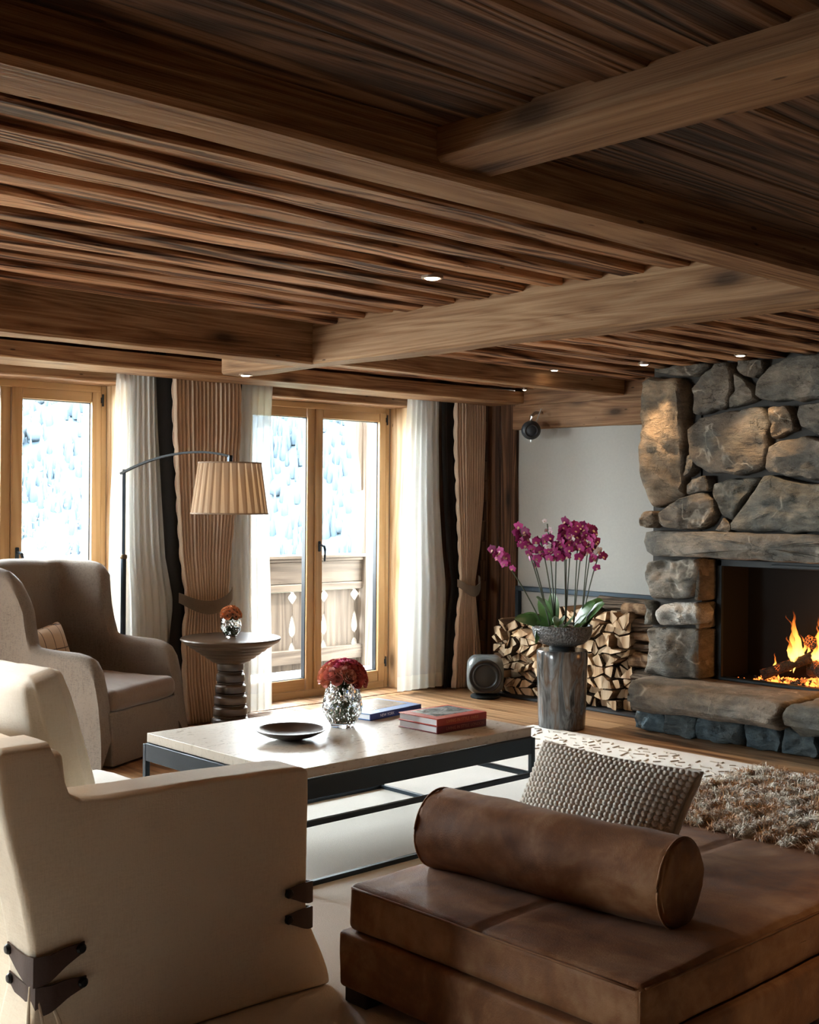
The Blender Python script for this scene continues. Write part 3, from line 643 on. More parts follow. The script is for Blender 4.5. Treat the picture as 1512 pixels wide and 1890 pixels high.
def tongue(x, y, z, h, r, lean, s):
    R = []
    for i in range(19):
        t = i/18; rr = r*(min(1, t*4+.35))*(1-t)**1.15+.0006
        cx, cy = x+nz((t*2.0, s, 7))*.10*h*t, y-lean*h*t+nz((t*2.4, s, 0))*.26*h*t**.8
        R.append([(cx+rr*.55*cos(a)*(1+.5*nz((t*6, a, s))), cy+rr*sin(a)*(1+.6*nz((t*5, s, a))), z+h*t) for a in [2*PI*k/12 for k in range(12)]])
    mk('flame_tongue', *loft(R), FLM.m, FIRE, 180)
for (y, z, h, r, le, n) in ((3.87, .39, .13, .020, .05, 3), (3.77, .46, .32, .045, -.1, 6), (3.69, .48, .22, .05, .1, 7), (3.60, .46, .36, .05, .02, 8), (3.52, .46, .44, .055, 0, 8), (3.43, .45, .50, .06, -.04, 9), (3.34, .44, .40, .06, .1, 5), (3.22, .42, .38, .055, 0, 5), (3.10, .40, .28, .05, .1, 4), (3.66, .36, .13, .04, .1, 3), (3.50, .36, .13, .04, .0, 3), (4.0, .345, .04, .016, .2, 2), (3.47, .93, .09, .02, -.3, 2)):
    for k in range(n):
        q = random.random(); tongue(random.uniform(6.76, 6.92), y+random.uniform(-.05, .05), z-random.uniform(0, .02), h*random.uniform(.4, 1.15), r*random.uniform(.3, .72), le+random.uniform(-.15, .15), random.random()*40)
fl = bpy.data.lights.new('fire_light', 'POINT'); fo = bpy.data.objects.new('fire_light', fl); COL.objects.link(fo)
fl.energy = 1.6; fl.color = (1, .45, .14); fl.shadow_soft_size = .15; fo.location = (6.70, 3.5, .62)

# recessed downlights
RING = plain('downlight_ring', (.30, .22, .17), .35, .8)
LENS = glow('downlight_lens', (1, .80, .56), 7.)
def downlight(x, y, z, r, e, lab, tilt=None, col=(1, .68, .38)):
    D = empty('downlight', (x, y, z), lab, 'downlight', 'recessed ceiling downlights')
    mk('ring', *lathe([(r, .012), (r, -.004), (r*.86, -.006), (r*.72, 0), (r*.68, .02)], (x, y, z), 24, False), RING, D)
    mk('lens', *lathe([(r*.70, -.004), (r*.55, -.008), (.001, -.010)], (x, y, z), 20, False), LENS, D)
    if e:
        l = bpy.data.lights.new('downlight_beam', 'SPOT'); l.energy = e; l.color = col; l.spot_size = 1.25; l.spot_blend = .8; l.shadow_soft_size = .03
        o = bpy.data.objects.new('downlight_beam', l); COL.objects.link(o); o.location = (x, y, z-.02)
        if tilt: o.rotation_euler = Vector(tilt).to_track_quat('-Z', 'Y').to_euler()
downlight(3.254, 3.346, ZC-.004, .042, 4, 'round recessed downlight between ceiling boards in the middle bay')
downlight(6.18, 4.49, ZC-.004, .036, 8, 'recessed downlight at the left shoulder of the stone chimney breast', (.16, 0, -1))
downlight(6.18, 3.82, ZC-.004, .036, 8, 'recessed downlight above the upper middle stones of the chimney', (.16, 0, -1))
downlight(6.06, 5.10, ZC-.004, .032, 4, 'recessed downlight in the ceiling in front of the white wall')
downlight(3.825, 5.35, 2.070, .036, 3, 'recessed downlight in the end of the cross beam by the curtains')
downlight(6.86, 6.06, 2.245, .018, 0, 'tiny recessed light in the corner above the wall speaker')

# ================================================================== FIREWOOD
END = wood('split_log_face', (.26, .16, .09), (.46, .33, .20), (.62, .48, .33), 2, .6, .8, .3, 0, .2, .30)
SIDE = wood('split_log_side', (.12, .07, .04), (.22, .14, .08), (.34, .23, .14), 0, .8, .85, .5, .4, .2, .2)
BARK = wood('log_bark', (.03, .025, .02), (.08, .06, .045), (.15, .115, .085), 1, 1.5, .95, 1.0, .3, .1, .2)
mk('hearth_slate', *bbox(6.57, 6.985, 4.70, 6.17, .0, .02, .004), M['gasket'])
tag(bpy.data.objects['hearth_slate'], 'thin dark slate slab under the stacked firewood', 'slab')
RK = empty('firewood_rail', (6.97, 5.5, 0), 'blackened steel rail framing the firewood against the white wall', 'rail')
MB().add(*bbox(6.962, 6.997, 4.66, 6.232, .735, .772, .003)).build('top_bar', M['steel_blue'], RK)
MB().add(*bbox(6.962, 6.997, 6.197, 6.232, .0, .735, .003)).build('upright_bar', M['steel_blue'], RK)
random.seed(31)
ORD = ['first', 'second', 'third', 'fourth', 'fifth', 'sixth', 'seventh', 'eighth', 'ninth', 'tenth', 'eleventh', 'twelfth', 'thirteenth', 'fourteenth', 'fifteenth', 'sixteenth', 'seventeenth', 'eighteenth', 'nineteenth', 'twentieth', 'twenty-first', 'twenty-second', 'twenty-third', 'twenty-fourth', 'twenty-fifth', 'twenty-sixth', 'twenty-seventh', 'twenty-eighth', 'twenty-ninth', 'thirtieth', 'thirty-first', 'thirty-second', 'thirty-third', 'thirty-fourth', 'thirty-fifth']
ROWN = ['bottom', 'second', 'third', 'fourth', 'fifth', 'sixth', 'seventh', 'eighth', 'top']
NC, NR = 17, 9
LY = [[0]*(NC+1) for _ in range(NR+1)]
for r in range(NR+1):
    for c in range(NC+1):
        yy = lerp(6.12, 4.88, c/NC)+(.036 if r % 2 else 0)*(0 < c < NC)+(random.uniform(-.028, .028) if 0 < c < NC else 0)
        top = lerp(.545, .66, sm(.2, .55, c/NC))+.03*sin(c*2.3)
        zz_ = .022+(top-.022)*r/NR+(random.uniform(-.021, .021) if r else 0)
        LY[r][c] = (yy, zz_)
FWN = {}
def logpiece(poly, lab, x0=None, L=.33):
    c = (sum(p[0] for p in poly)/len(poly), sum(p[1] for p in poly)/len(poly)); sh = random.uniform(.80, .93)
    P = [(c[0]+(p[0]-c[0])*sh, c[1]+(p[1]-c[1])*sh) for p in poly]; Q = []
    for i in range(len(P)):                                  # slightly rounded corners, as split wood has
        a, b, d = P[i-1], P[i], P[(i+1) % len(P)]
        Q += [(b[0]+(a[0]-b[0])*.12, b[1]+(a[1]-b[1])*.12), (b[0]+(d[0]-b[0])*.12, b[1]+(d[1]-b[1])*.12)]
    x0 = random.uniform(6.575, 6.675) if x0 is None else x0; sk = random.uniform(-.018, .018)
    V = [(x0+sk*(k % 2), y, z) for k, (y, z) in enumerate(Q)]+[(x0+L, y, z) for y, z in Q]; n = len(Q)
    Fc = [tuple(range(n))[::-1], tuple(range(n, 2*n))]+[(i, (i+1) % n, n+(i+1) % n, n+i) for i in range(n)]
    mi = [0, 0]+[1]*n
    o = mk('firewood_log', V, Fc, [END, random.choice((SIDE, SIDE, BARK))], None, 20, None, mi)
    tag(o, lab, 'log', 'split logs stacked beside the fireplace')
for r in range(NR):
    k = 0
    for c in range(NC):
        A, B, C_, D_ = LY[r][c], LY[r][c+1], LY[r+1][c+1], LY[r+1][c]
        x = random.random()
        if r == NR-1 and c in (0,): x = .9
        parts = [[A, B, C_], [A, C_, D_]] if x < .28 else [[A, B, D_], [B, C_, D_]] if x < .5 else [[A, B, C_, D_]]
        for p in parts:
            logpiece(p, 'split log in the %s row of the firewood stack, %s from left' % (ROWN[r], ORD[k])); k += 1
for i, (y0, y1, z, r) in enumerate(((4.66, 4.99, .70, .038), (4.665, 4.96, .60, .05), (4.67, 4.94, .525, .03), (4.67, 4.95, .455, .03), (4.67, 4.92, .37, .055), (4.675, 4.90, .26, .05), (4.68, 4.90, .16, .05), (4.68, 4.90, .07, .045))):
    n = ('bark-covered log lying crosswise', 'brown log lying crosswise with a pale split end', 'grey-green split log lying crosswise', 'thin dark log lying crosswise', 'thick bark log lying crosswise', 'dark bark log lying crosswise', 'grey log lying crosswise', 'rough log lying crosswise')[i]
    tag(wlog('firewood_log', (6.68, y0, z), (6.66, y1, z), r, BARK if i % 2 else SIDE, None, i+60, 8), '%s by the chimney, %s from the top' % (n, ORD[i]), 'log', 'logs laid crosswise at the chimney')
tag(wlog('firewood_log', (6.78, 4.80, .715), (6.80, 5.30, .72), .045, BARK, None, 88, 8), 'long rough bark log lying along the top of the firewood stack', 'log')

# ================================================================== PEDESTAL, BOWL, ORCHIDS
PX, PY = 5.94, 4.92
t = NT('petrified_wood'); v = t.coord((6, 6, 1.6)); a = t.noise(v, 1.3, 5, .55, 1.6); b = t.noise(t.coord((30, 30, 5)), 1, 4)
f = t.math('ADD', t.math('MULTIPLY', a, .8), t.math('MULTIPLY', b, .2))
t.surf(t.pbr(t.ramp(f, [(.36, (.010, .010, .010)), (.45, (.045, .046, .046)), (.50, (.115, .118, .118)), (.55, (.085, .055, .038)), (.60, (.13, .105, .085)), (.7, (.20, .19, .175))]), .17, t.bump(f, .25, .01)))
o = mk('pedestal', *lathe([(.001, 0), (.140, 0), (.146, .006), (.150, .1), (.156, .3), (.160, .44), (.160, .478), (.154, .488), (.001, .489)], (PX, PY, 0), 48, False, lambda r, z, a: r*(1+.012*sin(2*a+1)+.008*sin(5*a))), t.m, None, 40)
tag(o, 'polished petrified wood pedestal standing before the firewood, bowl of orchids on top', 'pedestal')
t = NT('hammered_bowl'); v = t.coord(); vo = t.n('TexVoronoi', Vector=v, Scale=85.); hh = t.math('ADD', vo.outputs['Distance'], t.noise(v, 30, 4))
t.surf(t.pbr(t.ramp(hh, [(.5, (.02, .02, .021)), (1.2, (.085, .085, .086))]), .38, t.bump(hh, .8, .008), .5))
BW = empty('bowl_planter', (PX, PY, .489), 'dark hammered metal bowl on the petrified wood pedestal, filled with orchids', 'bowl')
mk('foot', *lathe([(.001, 0), (.080, 0), (.082, .012), (.070, .03), (.001, .03)], (PX, PY, .489), 32, False), M['black_metal'], BW)
mk('vessel', *lathe([(.001, .022), (.085, .024), (.135, .038), (.165, .062), (.182, .095), (.188, .125), (.188, .152), (.182, .155), (.172, .152), (.168, .13), (.001, .125)], (PX, PY, .489), 48, False), t.m, BW)
mk('soil', *lathe([(.170, .128), (.12, .142), (.001, .147)], (PX, PY, .489), 32, False, lambda r, z, a: r*(1+.02*sin(9*a))), plain('bark_soil', (.10, .065, .035), .95, 0, .2, 1., 60), BW)
ORC = NT('orchid_petal'); lwv = ORC.noise(ORC.coord((1, 1, 1)), 30, 3); oi = ORC.n('ObjectInfo')
oc = ORC.ramp(ORC.math('ADD', ORC.math('MULTIPLY', oi.outputs['Random'], .7), ORC.math('MULTIPLY', lwv, .3)), [(.1, (.13, .006, .055)), (.5, (.30, .018, .13)), (.85, (.47, .06, .24)), (1., (.60, .22, .42))])
ORC.surf(ORC.pbr(oc, .5, None, 0, .3, Subsurface__Weight=.0))
LIP = plain('orchid_lip', (.55, .35, .22), .5); WPET = plain('orchid_white_petal', (.75, .68, .70), .5)
LEAF = plain('orchid_leaf', (.055, .13, .035), .32, 0, .5, .1, 20); STM = plain('orchid_stem', (.035, .045, .02), .5)
def petal(a, L, W, cup, V, Fc, o=Vector(), bend=.0):
    n = len(V); ca, sa = cos(a), sin(a)
    for i in range(5):
        t_ = i/4; ww = W*(sin(PI*min(1, t_*.86+.14))**.7)*(1 if 0 < i < 4 else (.25 if i == 0 else .35))
        for s in (-1, 0, 1):
            x, y, z = s*ww, L*t_, -cup*t_*t_+(.10*W if s else 0)
            V.append((o.x+z+(.0), o.y+x*ca-y*sa, o.z+x*sa+y*ca))
    for i in range(4):
        for s in range(2): q = n+i*3+s; Fc.append((q, q+1, q+4, q+3))
def orchid_mesh():
    V = []; Fc = []
    for a, L, W in ((0, .025, .0085), (2.2, .025, .0085), (-2.2, .025, .0085)): petal(a, L, W, -.004, V, Fc)
    for a in (1.25, -1.25): petal(a, .026, .0135, -.003, V, Fc, Vector((-.002, 0, 0)))
    mi = [0]*len(Fc); n = len(Fc)
    petal(PI, .011, .006, .014, V, Fc, Vector((-.004, 0, 0))); mi += [1]*(len(Fc)-n)
    me = bpy.data.meshes.new('bloom'); me.from_pydata(V, [], Fc); me.polygons.foreach_set('use_smooth', [True]*len(Fc))
    me.materials.append(ORC.m); me.materials.append(LIP); me.polygons.foreach_set('material_index', mi); return me
BLM = orchid_mesh()
BLW = BLM.copy(); BLW.materials[0] = WPET
def leaf(parent, base, az, L, W, rise, droop, m=LEAF):
    V = []; n = 9; b = Vector(base); d = Vector((cos(az), sin(az), 0)); sd = Vector((-sin(az), cos(az), 0))
    sg = 1 if sd.dot(Vector((-.76, -.65, 0))) > 0 else -1; sd = sd*cos(.85)-Vector((0, 0, 1))*(sg*sin(.85))
    for i in range(n+1):
        t_ = i/n; p = b+d*(L*t_*cos(rise*(1-t_*.3)))+Vector((0, 0, L*(sin(rise)*t_-droop*t_*t_))); ww = W*sin(PI*min(1, .12+t_*.86))**.65*(1 if i < n else .15)
        for s in (-1, -.5, 0, .5, 1): V.append(tuple(p+sd*(s*ww)+Vector((.76, .65, 0))*(-abs(s)*ww*.22)))
    Fc = [(i*5+s, i*5+s+1, i*5+s+6, i*5+s+5) for i in range(n) for s in range(4)]
    V, Fc = solid(V, Fc, .0025); mk('leaf', V, Fc, m, parent, 60)
random.seed(12)
camdir = Vector((-.76, -.65, 0))
PL = (('orchid with a low spray of magenta blooms leaning out over the subwoofer side', (-.085, .085), [((5.61, 5.19, 1.10), 9, 0)], [(1.9, .16, .036, .5, .4), (2.7, .19, .034, .35, .35), (3.5, .12, .02, -.1, .9)]),
 ('orchid with a tall deep magenta spray second from the window side', (-.06, .05), [((5.74, 5.10, 1.235), 12, 0), ((5.78, 5.06, 1.12), 5, 2)], [(2.3, .17, .036, .25, .2), (1.2, .2, .04, .9, .2)]),
 ('orchid with two short rows of magenta blooms left of the main cluster', (-.03, .03), [((5.83, 5.01, 1.17), 8, 1), ((5.87, 4.98, 1.19), 7, 1)], [(2.9, .22, .04, 1.05, .2), (4.2, .13, .04, .5, .45)]),
 ('orchid with pale buds rising behind the magenta sprays', (.0, .06), [((5.93, 5.04, 1.27), 4, 3), ((5.90, 4.94, 1.15), 8, 0)], [(.9, .2, .04, 1.0, .1)]),
 ('orchid at the middle of the bowl with the tallest crowded dark magenta spray', (.02, -.01), [((5.95, 4.90, 1.27), 13, 0), ((5.98, 4.88, 1.25), 12, 0), ((5.93, 4.90, 1.17), 9, 0)], [(4.0, .14, .045, .5, .5), (3.4, .16, .04, .3, .4)]),
 ('orchid right of the middle with wide magenta spray', (.05, -.05), [((6.01, 4.85, 1.27), 12, 0), ((6.03, 4.83, 1.2), 10, 0)], [(5.2, .18, .05, .9, .15), (4.5, .13, .04, .6, .5)]),
 ('orchid at the chimney side with hanging reddish magenta blooms', (.085, -.08), [((6.06, 4.80, 1.255), 9, 0), ((6.08, 4.79, 1.20), 9, 1), ((6.10, 4.75, 1.10), 3, 1)], [(5.6, .19, .05, .95, .15), (4.9, .2, .045, .8, .2)]))
for lab, (bx, by), stems, leaves in PL:
    b = Vector((PX+bx, PY+by, .63)); P = empty('orchid', b, lab, 'plant', 'orchids planted in the hammered bowl')
    for az, L, W, ri, dr in leaves: leaf(P, b, az, L*1.12, W*1.35, ri*1.0+.28, dr)
    for (tip, nb, kind) in stems:
        tip = Vector(tip); st = [b, b+(tip-b)*.35+Vector((0, 0, .06)), b+(tip-b)*.7+Vector((0, 0, .06)), tip+Vector((0, 0, .0))]
        C2 = [noise.noise((k, 1, 2)) for k in range(3)]; pts = []
        for i in range(13):
            u = i/12; pts.append((1-u)**3*st[0]+3*u*(1-u)**2*st[1]+3*u*u*(1-u)*st[2]+u**3*st[3])
        s = mk('flower_stem', *tube(pts, .0042, 6), STM, P)
        nb = int(nb*1.35)
        for k in range(nb):
            u = 1-.30*k/max(nb-1, 1) if kind != 3 else 1-.05*k
            i = min(11, int(u*12)); p = pts[i].lerp(pts[i+1], u*12-i)
            sd = 1 if k % 2 else -1; rt = Vector((.65, -.76, 0))
            pos = p+rt*(sd*random.uniform(.008, .030))+camdir*random.uniform(-.012, .03)+Vector((0, 0, random.uniform(-.012, .022)))
            me = BLW if (kind == 3 or random.random() < .08) else BLM
            o = bpy.data.objects.new('bloom', me); COL.objects.link(o); o.parent = s; o.location = pos-WL[s.name]
            o.rotation_euler = (random.uniform(-.4, .4), random.uniform(-.5, .25), math.atan2(camdir.y, camdir.x)+PI+random.uniform(-.9, .9)); sc_ = random.uniform(1.0, 1.4)*(.6 if kind == 3 else 1); o.scale = (sc_,)*3

# ================================================================== SPEAKER, SUBWOOFER
SPK = empty('wall_speaker', (6.81, 5.95, 1.95), 'small round black speaker hanging from the beam at the wall corner', 'speaker')
def ball(c, r, sx=1, sy=1, sz=1, n=20, m=14): return lathe([(max(.0005, r*sin(PI*i/m)*sx), -r*cos(PI*i/m)*sz) for i in range(m+1)], c, n, False)
sc0 = Vector((6.81, 5.95, 1.935)); fd = Vector((-.72, -.68, -.12)).normalized(); fr = Vector((.68, -.72, 0)).normalized(); fu = fr.cross(fd)
mk('cabinet', *ball(sc0, .072, 1, 1, .98), M['gasket'], SPK, 180)
def disc(c, n_, prof, m, parent, nm, seg=28):
    n_ = Vector(n_).normalized(); a = n_.cross(Vector((0, 0, 1))).normalized(); b = a.cross(n_); R = []
    for r, d in prof: R.append([tuple(Vector(c)+(a*cos(2*PI*k/seg)+b*sin(2*PI*k/seg))*r+n_*d) for k in range(seg)])
    return mk(nm, *loft(R, True, True), m, parent, 30)
disc(sc0+fd*.05, fd, [(.052, 0), (.054, .016), (.046, .024), (.040, .012), (.012, .006), (.001, .012)], plain('speaker_cone', (.014, .014, .015), .55), SPK, 'cone')
mk('bracket', *tube([sc0+Vector((0, 0, .065)), sc0+Vector((.0, 0, .10)), sc0+Vector((.05, .0, .13)), sc0+Vector((.11, 0, .135))], .012, 8), M['chrome'], SPK)
mk('cable', *tube([sc0+Vector((.03, -.02, .06)), sc0+Vector((.05, -.03, .11)), sc0+Vector((.09, -.02, .16))], .0035, 6), plain('white_cable', (.6, .6, .58), .5), SPK)
mk('fastening_pin', *tube([sc0+Vector((0, 0, -.068)), sc0+Vector((0, 0, -.085))], .004, 6), M['chrome'], SPK)
SB = empty('subwoofer', (6.43, 6.04, 0), 'grey rounded cube subwoofer with a black cone, on the floor beside the curtain', 'subwoofer')
rz = Matrix.Rotation(math.atan2(-.70, -.715), 3, 'Z'); sbc = Vector((6.44, 6.045, .17)); sf = rz @ Vector((1, 0, 0))
def sbf(q, u): k = 1-.10*(u.z*u.z); return Vector((q.x*k, q.y*k, q.z))
mk('cabinet', *rbox(sbc, (.255, .265, .265), .06, 14, sbf, rz), plain('subwoofer_shell', (.15, .165, .165), .35, .3), SB, 60)
disc(sbc+sf*.118, sf, [(.118, -.01), (.118, .014), (.112, .018), (.098, .010)], plain('driver_ring', (.012, .012, .014), .4), SB, 'driver_ring', 40)
disc(sbc+sf*.118, sf, [(.098, .0), (.094, .016), (.084, .020), (.074, .008), (.062, .012), (.02, .018), (.001, .019)], plain('driver_cone', (.018, .022, .025), .5), SB, 'driver_cone', 40)
mk('base', *lathe([(.001, 0), (.10, 0), (.105, .006), (.105, .016), (.095, .024), (.06, .04), (.001, .04)], (sbc.x, sbc.y, 0), 32, False), M['black_metal'], SB)

downlight(1.0, .35, 2.150, .042, 15, 'added unseen downlight in the near bay above the viewer')  # out-of-view ceiling lamps, added to warm the sofa and daybed
downlight(3.3, .8, 2.150, .042, 15, 'added unseen downlight in the near bay beside the daybed')
downlight(1.0, -1.3, 2.150, .042, 12, 'added unseen downlight in the near bay behind the viewer')
downlight(-.6, .9, 2.150, .042, 50, 'added unseen downlight in the near bay beyond the sofa')
downlight(.95, 3.5, ZC-.004, .042, 30, 'added unseen downlight in the middle bay behind the sofa', None, (1, .88, .74))  # extra out-of-view lamp, whitening the sofa top in place of window light
# ================================================================== CURTAINS
def drape(name, m, parent, zs, xl, xr, y0, pl, amp, seed, scal=0, nu=None, nv=60, z0=.006, z1=2.235, ampz=None, thick=0, sharp=1.0):
    nu = nu or pl*8
    def fn(u, v):
        z = lerp(z0, z1, v); a, b = interp(z, zs, xl), interp(z, zs, xr)
        if scal:
            k = abs(sin(z*PI/.145+.6))**.6*.018
            a += (.018-k)*(1-u)**45 if scal & 1 else 0; b -= (.018-k)*u**45 if scal & 2 else 0
        x = lerp(a, b, u); A = amp*(interp(z, *ampz) if ampz else 1); ph = u*pl*2*PI+seed+.6*nz((u*4, z*.2, seed), 1, 1)
        w_ = sin(ph); w_ = math.copysign(abs(w_)**sharp, w_)
        return (x+.15*A*cos(ph), y0+A*w_*(.85+.5*nz((u*7, z*.3, seed), 1, 1))+.012*nz((u*2, z*.5, seed+4), 1, 1), z)
    V, Fc = grid(fn, nu, nv)
    if thick: V, Fc = solid(V, Fc, thick)
    return mk(name, V, Fc, m, parent, 180)
ZS = [0, .25, .55, .72, .80, 1.05, 1.40, 1.85, 2.24]
def tieback(z, a, b, y, parent, dip=.062, h=.085):
    def fn(u, v):
        x = lerp(a, b, u); c = 1-(2*u-1)**2; hh = h*(.72+.28*c)
        return (x, y-.075*c**.6, z-dip*c-hh*(1-v)+.02*(u-.5))
    V, Fc = grid(fn, 24, 4); V, Fc = solid(V, Fc, .006); return mk('tieback', V, Fc, M['taupe'], parent, 60)
CL = empty('drapes', (4.33, 6.5, 0), 'pleated beige drapes with scalloped black borders tied back between the two glazed doors', 'curtain', 'beige lined drapes')
bl = [4.225, 4.195, 4.185, 4.205, 4.205, 4.165, 4.135, 4.105, 4.095]; br = [4.61, 4.575, 4.545, 4.520, 4.525, 4.54, 4.575, 4.606, 4.605]
drape('cloth', M['beige'], CL, ZS, bl, br, 6.50, 17, .021, .4, 3, 17*10, 90, ampz=([0, .7, .8, 2.1, 2.24], [1.25, .9, .85, 1, .5]), thick=.002, sharp=.8)
drape('black_border', M['black_cloth'], CL, ZS, [4.15, 4.11, 4.125, 4.145, 4.145, 4.09, 4.062, 4.03, 4.012], [b-.25 for b in br], 6.545, 2, .012, 1.1)
drape('black_border', M['black_cloth'], CL, ZS, [b-.22 for b in br], [4.64, 4.60, 4.565, 4.54, 4.54, 4.555, 4.592, 4.640, 4.662], 6.545, 2, .012, 2.1)
tieback(.84, 4.14, 4.54, 6.475, CL)
CR = empty('drapes', (6.70, 6.5, 0), 'pleated beige drapes with one scalloped black border tied back beside the wall timbers', 'curtain', 'beige lined drapes')
bl = [6.55, 6.565, 6.585, 6.612, 6.615, 6.60, 6.575, 6.55, 6.55]; br = [6.90, 6.85, 6.81, 6.785, 6.785, 6.835, 6.87, 6.885, 6.888]
drape('cloth', M['beige'], CR, ZS, bl, br, 6.48, 12, .021, 2.4, 1, 12*10, 90, ampz=([0, .7, .8, 2.1, 2.24], [1.3, .9, .85, 1, .5]), thick=.002, sharp=.8)
drape('black_border', M['black_cloth'], CR, ZS, [6.50, 6.515, 6.535, 6.575, 6.58, 6.525, 6.49, 6.463, 6.457], [b+.08 for b in bl], 6.53, 2, .012, 3.1)
tieback(.835, 6.565, 6.80, 6.455, CR, .062, .08)
def sheers(lab, xl, xr, y, pl, seed, zb=.012):
    S = empty('sheer_curtain', ((xl[0]+xr[0])/2, y, 0), lab, 'curtain', 'white sheer curtains')
    drape('voile', M['sheer'], S, ZS, xl, xr, y, pl, .012, seed, z0=.125, nv=40, ampz=([0, 2.0, 2.24], [1.1, 1, .5]))
    drape('hem', M['hem'], S, ZS, xl, xr, y, pl, .012, seed, z0=zb, z1=.125, nv=4, ampz=([0, 2.0, 2.24], [1.1, 1, .5]))
sheers('white sheer curtain hanging left of the black-bordered drapes behind the lamp pole', [3.73, 3.73, 3.73, 3.73, 3.73, 3.73, 3.735, 3.76, 3.77], [4.22, 4.21, 4.20, 4.19, 4.18, 4.13, 4.10, 4.07, 4.06], 6.600, 9, .3)
sheers('white sheer curtain between the central drapes and the open view of the right-hand door', [4.60]*9, [4.965, 4.962, 4.958, 4.95, 4.948, 4.935, 4.93, 4.935, 4.95], 6.600, 6, 1.3)
sheers('white sheer curtain right of the glazed door in front of the timber reveal', [6.055, 6.055, 6.056, 6.056, 6.058, 6.07, 6.088, 6.115, 6.14], [6.535, 6.54, 6.55, 6.55, 6.548, 6.51, 6.475, 6.46, 6.457], 6.55, 6, 2.2, .02)

# ================================================================== FLOOR LAMP
LX, LY_ = 3.755, 6.475
LP = empty('floor_lamp', (LX, LY_, 0), 'arched dark metal floor lamp with pleated beige shade behind the wing chair', 'lamp')
mk('base', *lathe([(.001, 0), (.15, 0), (.152, .006), (.15, .016), (.03, .02), (.001, .02)], (LX, LY_, 0), 32, False), M['black_metal'], LP)
mk('pole', *tube([(LX, LY_, .02), (LX, LY_, 1.06)], .0165, 14), M['steel_blue'], LP)
mk('pole', *tube([(LX, LY_, 1.06), (LX, LY_, 1.582)], .0115, 4), M['steel_blue'], LP)
mk('collar', *lathe([(.018, 0), (.021, .004), (.021, .02), (.018, .024), (.012, .026)], (LX, LY_, 1.05), 20, False), plain('aged_brass', (.16, .11, .06), .4, .8), LP)
sc1 = Vector((4.07, 5.84, 0))
A0 = Vector((LX-.01, LY_+.02, 1.555)); A3 = Vector((sc1.x, sc1.y, 1.672)); dA = A3-A0; pts = []
for i in range(21):
    t_ = i/20; p = A0.lerp(A3, t_); p.z = 1.556+.125*(1-(1-t_/.72)**2) if t_ < .72 else 1.681-.016*((t_-.72)/.28)**2*1.6
    pts.append(p)
R = []; pd = Vector((dA.x, dA.y, 0)).normalized(); pn = Vector((-pd.y, pd.x, 0))
for i, p in enumerate(pts):
    tg = (pts[min(i+1, 20)]-pts[max(i-1, 0)]).normalized(); up = pn.cross(tg)*-1
    if up.z < 0: up = -up
    R.append([tuple(p+pn*.012+up*.006), tuple(p-pn*.012+up*.006), tuple(p-pn*.012-up*.006), tuple(p+pn*.012-up*.006)])
mk('arm', *loft(R), M['black_metal'], LP)
e_ = pts[-1]; MB().add(*bbox(e_.x-.012, e_.x+.012, e_.y-.012, e_.y+.012, 1.56, e_.z+.006, .002)).build('drop_rod', M['steel_blue'], LP)
SHM = NT('pleated_shade'); gc = SHM.n('TexCoord'); wv = SHM.noise(SHM.coord((300, 300, 300)), 1, 1)
ob = SHM.n('SeparateXYZ', Vector=gc.outputs['Object']); an = SHM.math('FRACT', SHM.math('ADD', SHM.math('MULTIPLY', SHM.math('ARCTAN2', ob.outputs['Y'], ob.outputs['X']), 13/PI), 13.))
wid = SHM.math('ADD', .16, SHM.math('MULTIPLY', SHM.math('SUBTRACT', .30, ob.outputs['Z']), 1.1))          # a single thickness of cloth between the pleats, wider below
one = SHM.math('LESS_THAN', an, wid)
cc = SHM.mix(one, (.33, .225, .15), (.52, .41, .30)); cc = SHM.mix(SHM.math('MULTIPLY', wv, .35), cc, (.25, .17, .11)); d = SHM.n('BsdfDiffuse', Color=cc); tl = SHM.n('BsdfTranslucent', Color=cc)
SHM.surf(SHM.n('MixShader', i0=SHM.math('ADD', .22, SHM.math('MULTIPLY', one, .35)), i1=d.outputs[0], i2=tl.outputs[0]).outputs[0])
def shade(r0, r1, z0, z1):
    n = 26*8; R = []
    for j in range(9):
        v = j/8; r = lerp(r0, r1, v); ring = []
        for k in range(n):
            a = 2*PI*k/n; f = (k % 8)/8
            rr = r+.006*(f if f < .8 else (1-f)*4*.8)
            ring.append((sc1.x+rr*cos(a), sc1.y+rr*sin(a), lerp(z0, z1, v)))
        R.append(ring)
    return loft(R, True, False)
SD = mk('lamp_shade', *shade(.217, .176, 1.325, 1.618), SHM.m, LP, 25)
for r, z in ((.220, 1.325), (.179, 1.614)): mk('shade_trim', *lathe([(r, 0), (r+.003, 0), (r+.003, .008), (r, .008)], (sc1.x, sc1.y, z-.002), 64, False), plain('shade_trim_tape', (.20, .13, .08), .8), SD)
mk('bulb', *ball((sc1.x, sc1.y, 1.50), .026, 1, 1, 1.25, 16, 10), glow('bulb_glow', (1, .80, .52), 6.), LP, 180)
mk('socket', *tube([(sc1.x, sc1.y, 1.53), (sc1.x, sc1.y, 1.575)], .017, 12), M['black_metal'], LP)
l = bpy.data.lights.new('lamp_light', 'POINT'); l.energy = .3; l.color = (1, .72, .42); l.shadow_soft_size = .03; o = bpy.data.objects.new('lamp_light', l); COL.objects.link(o); o.location = (sc1.x, sc1.y, 1.455)

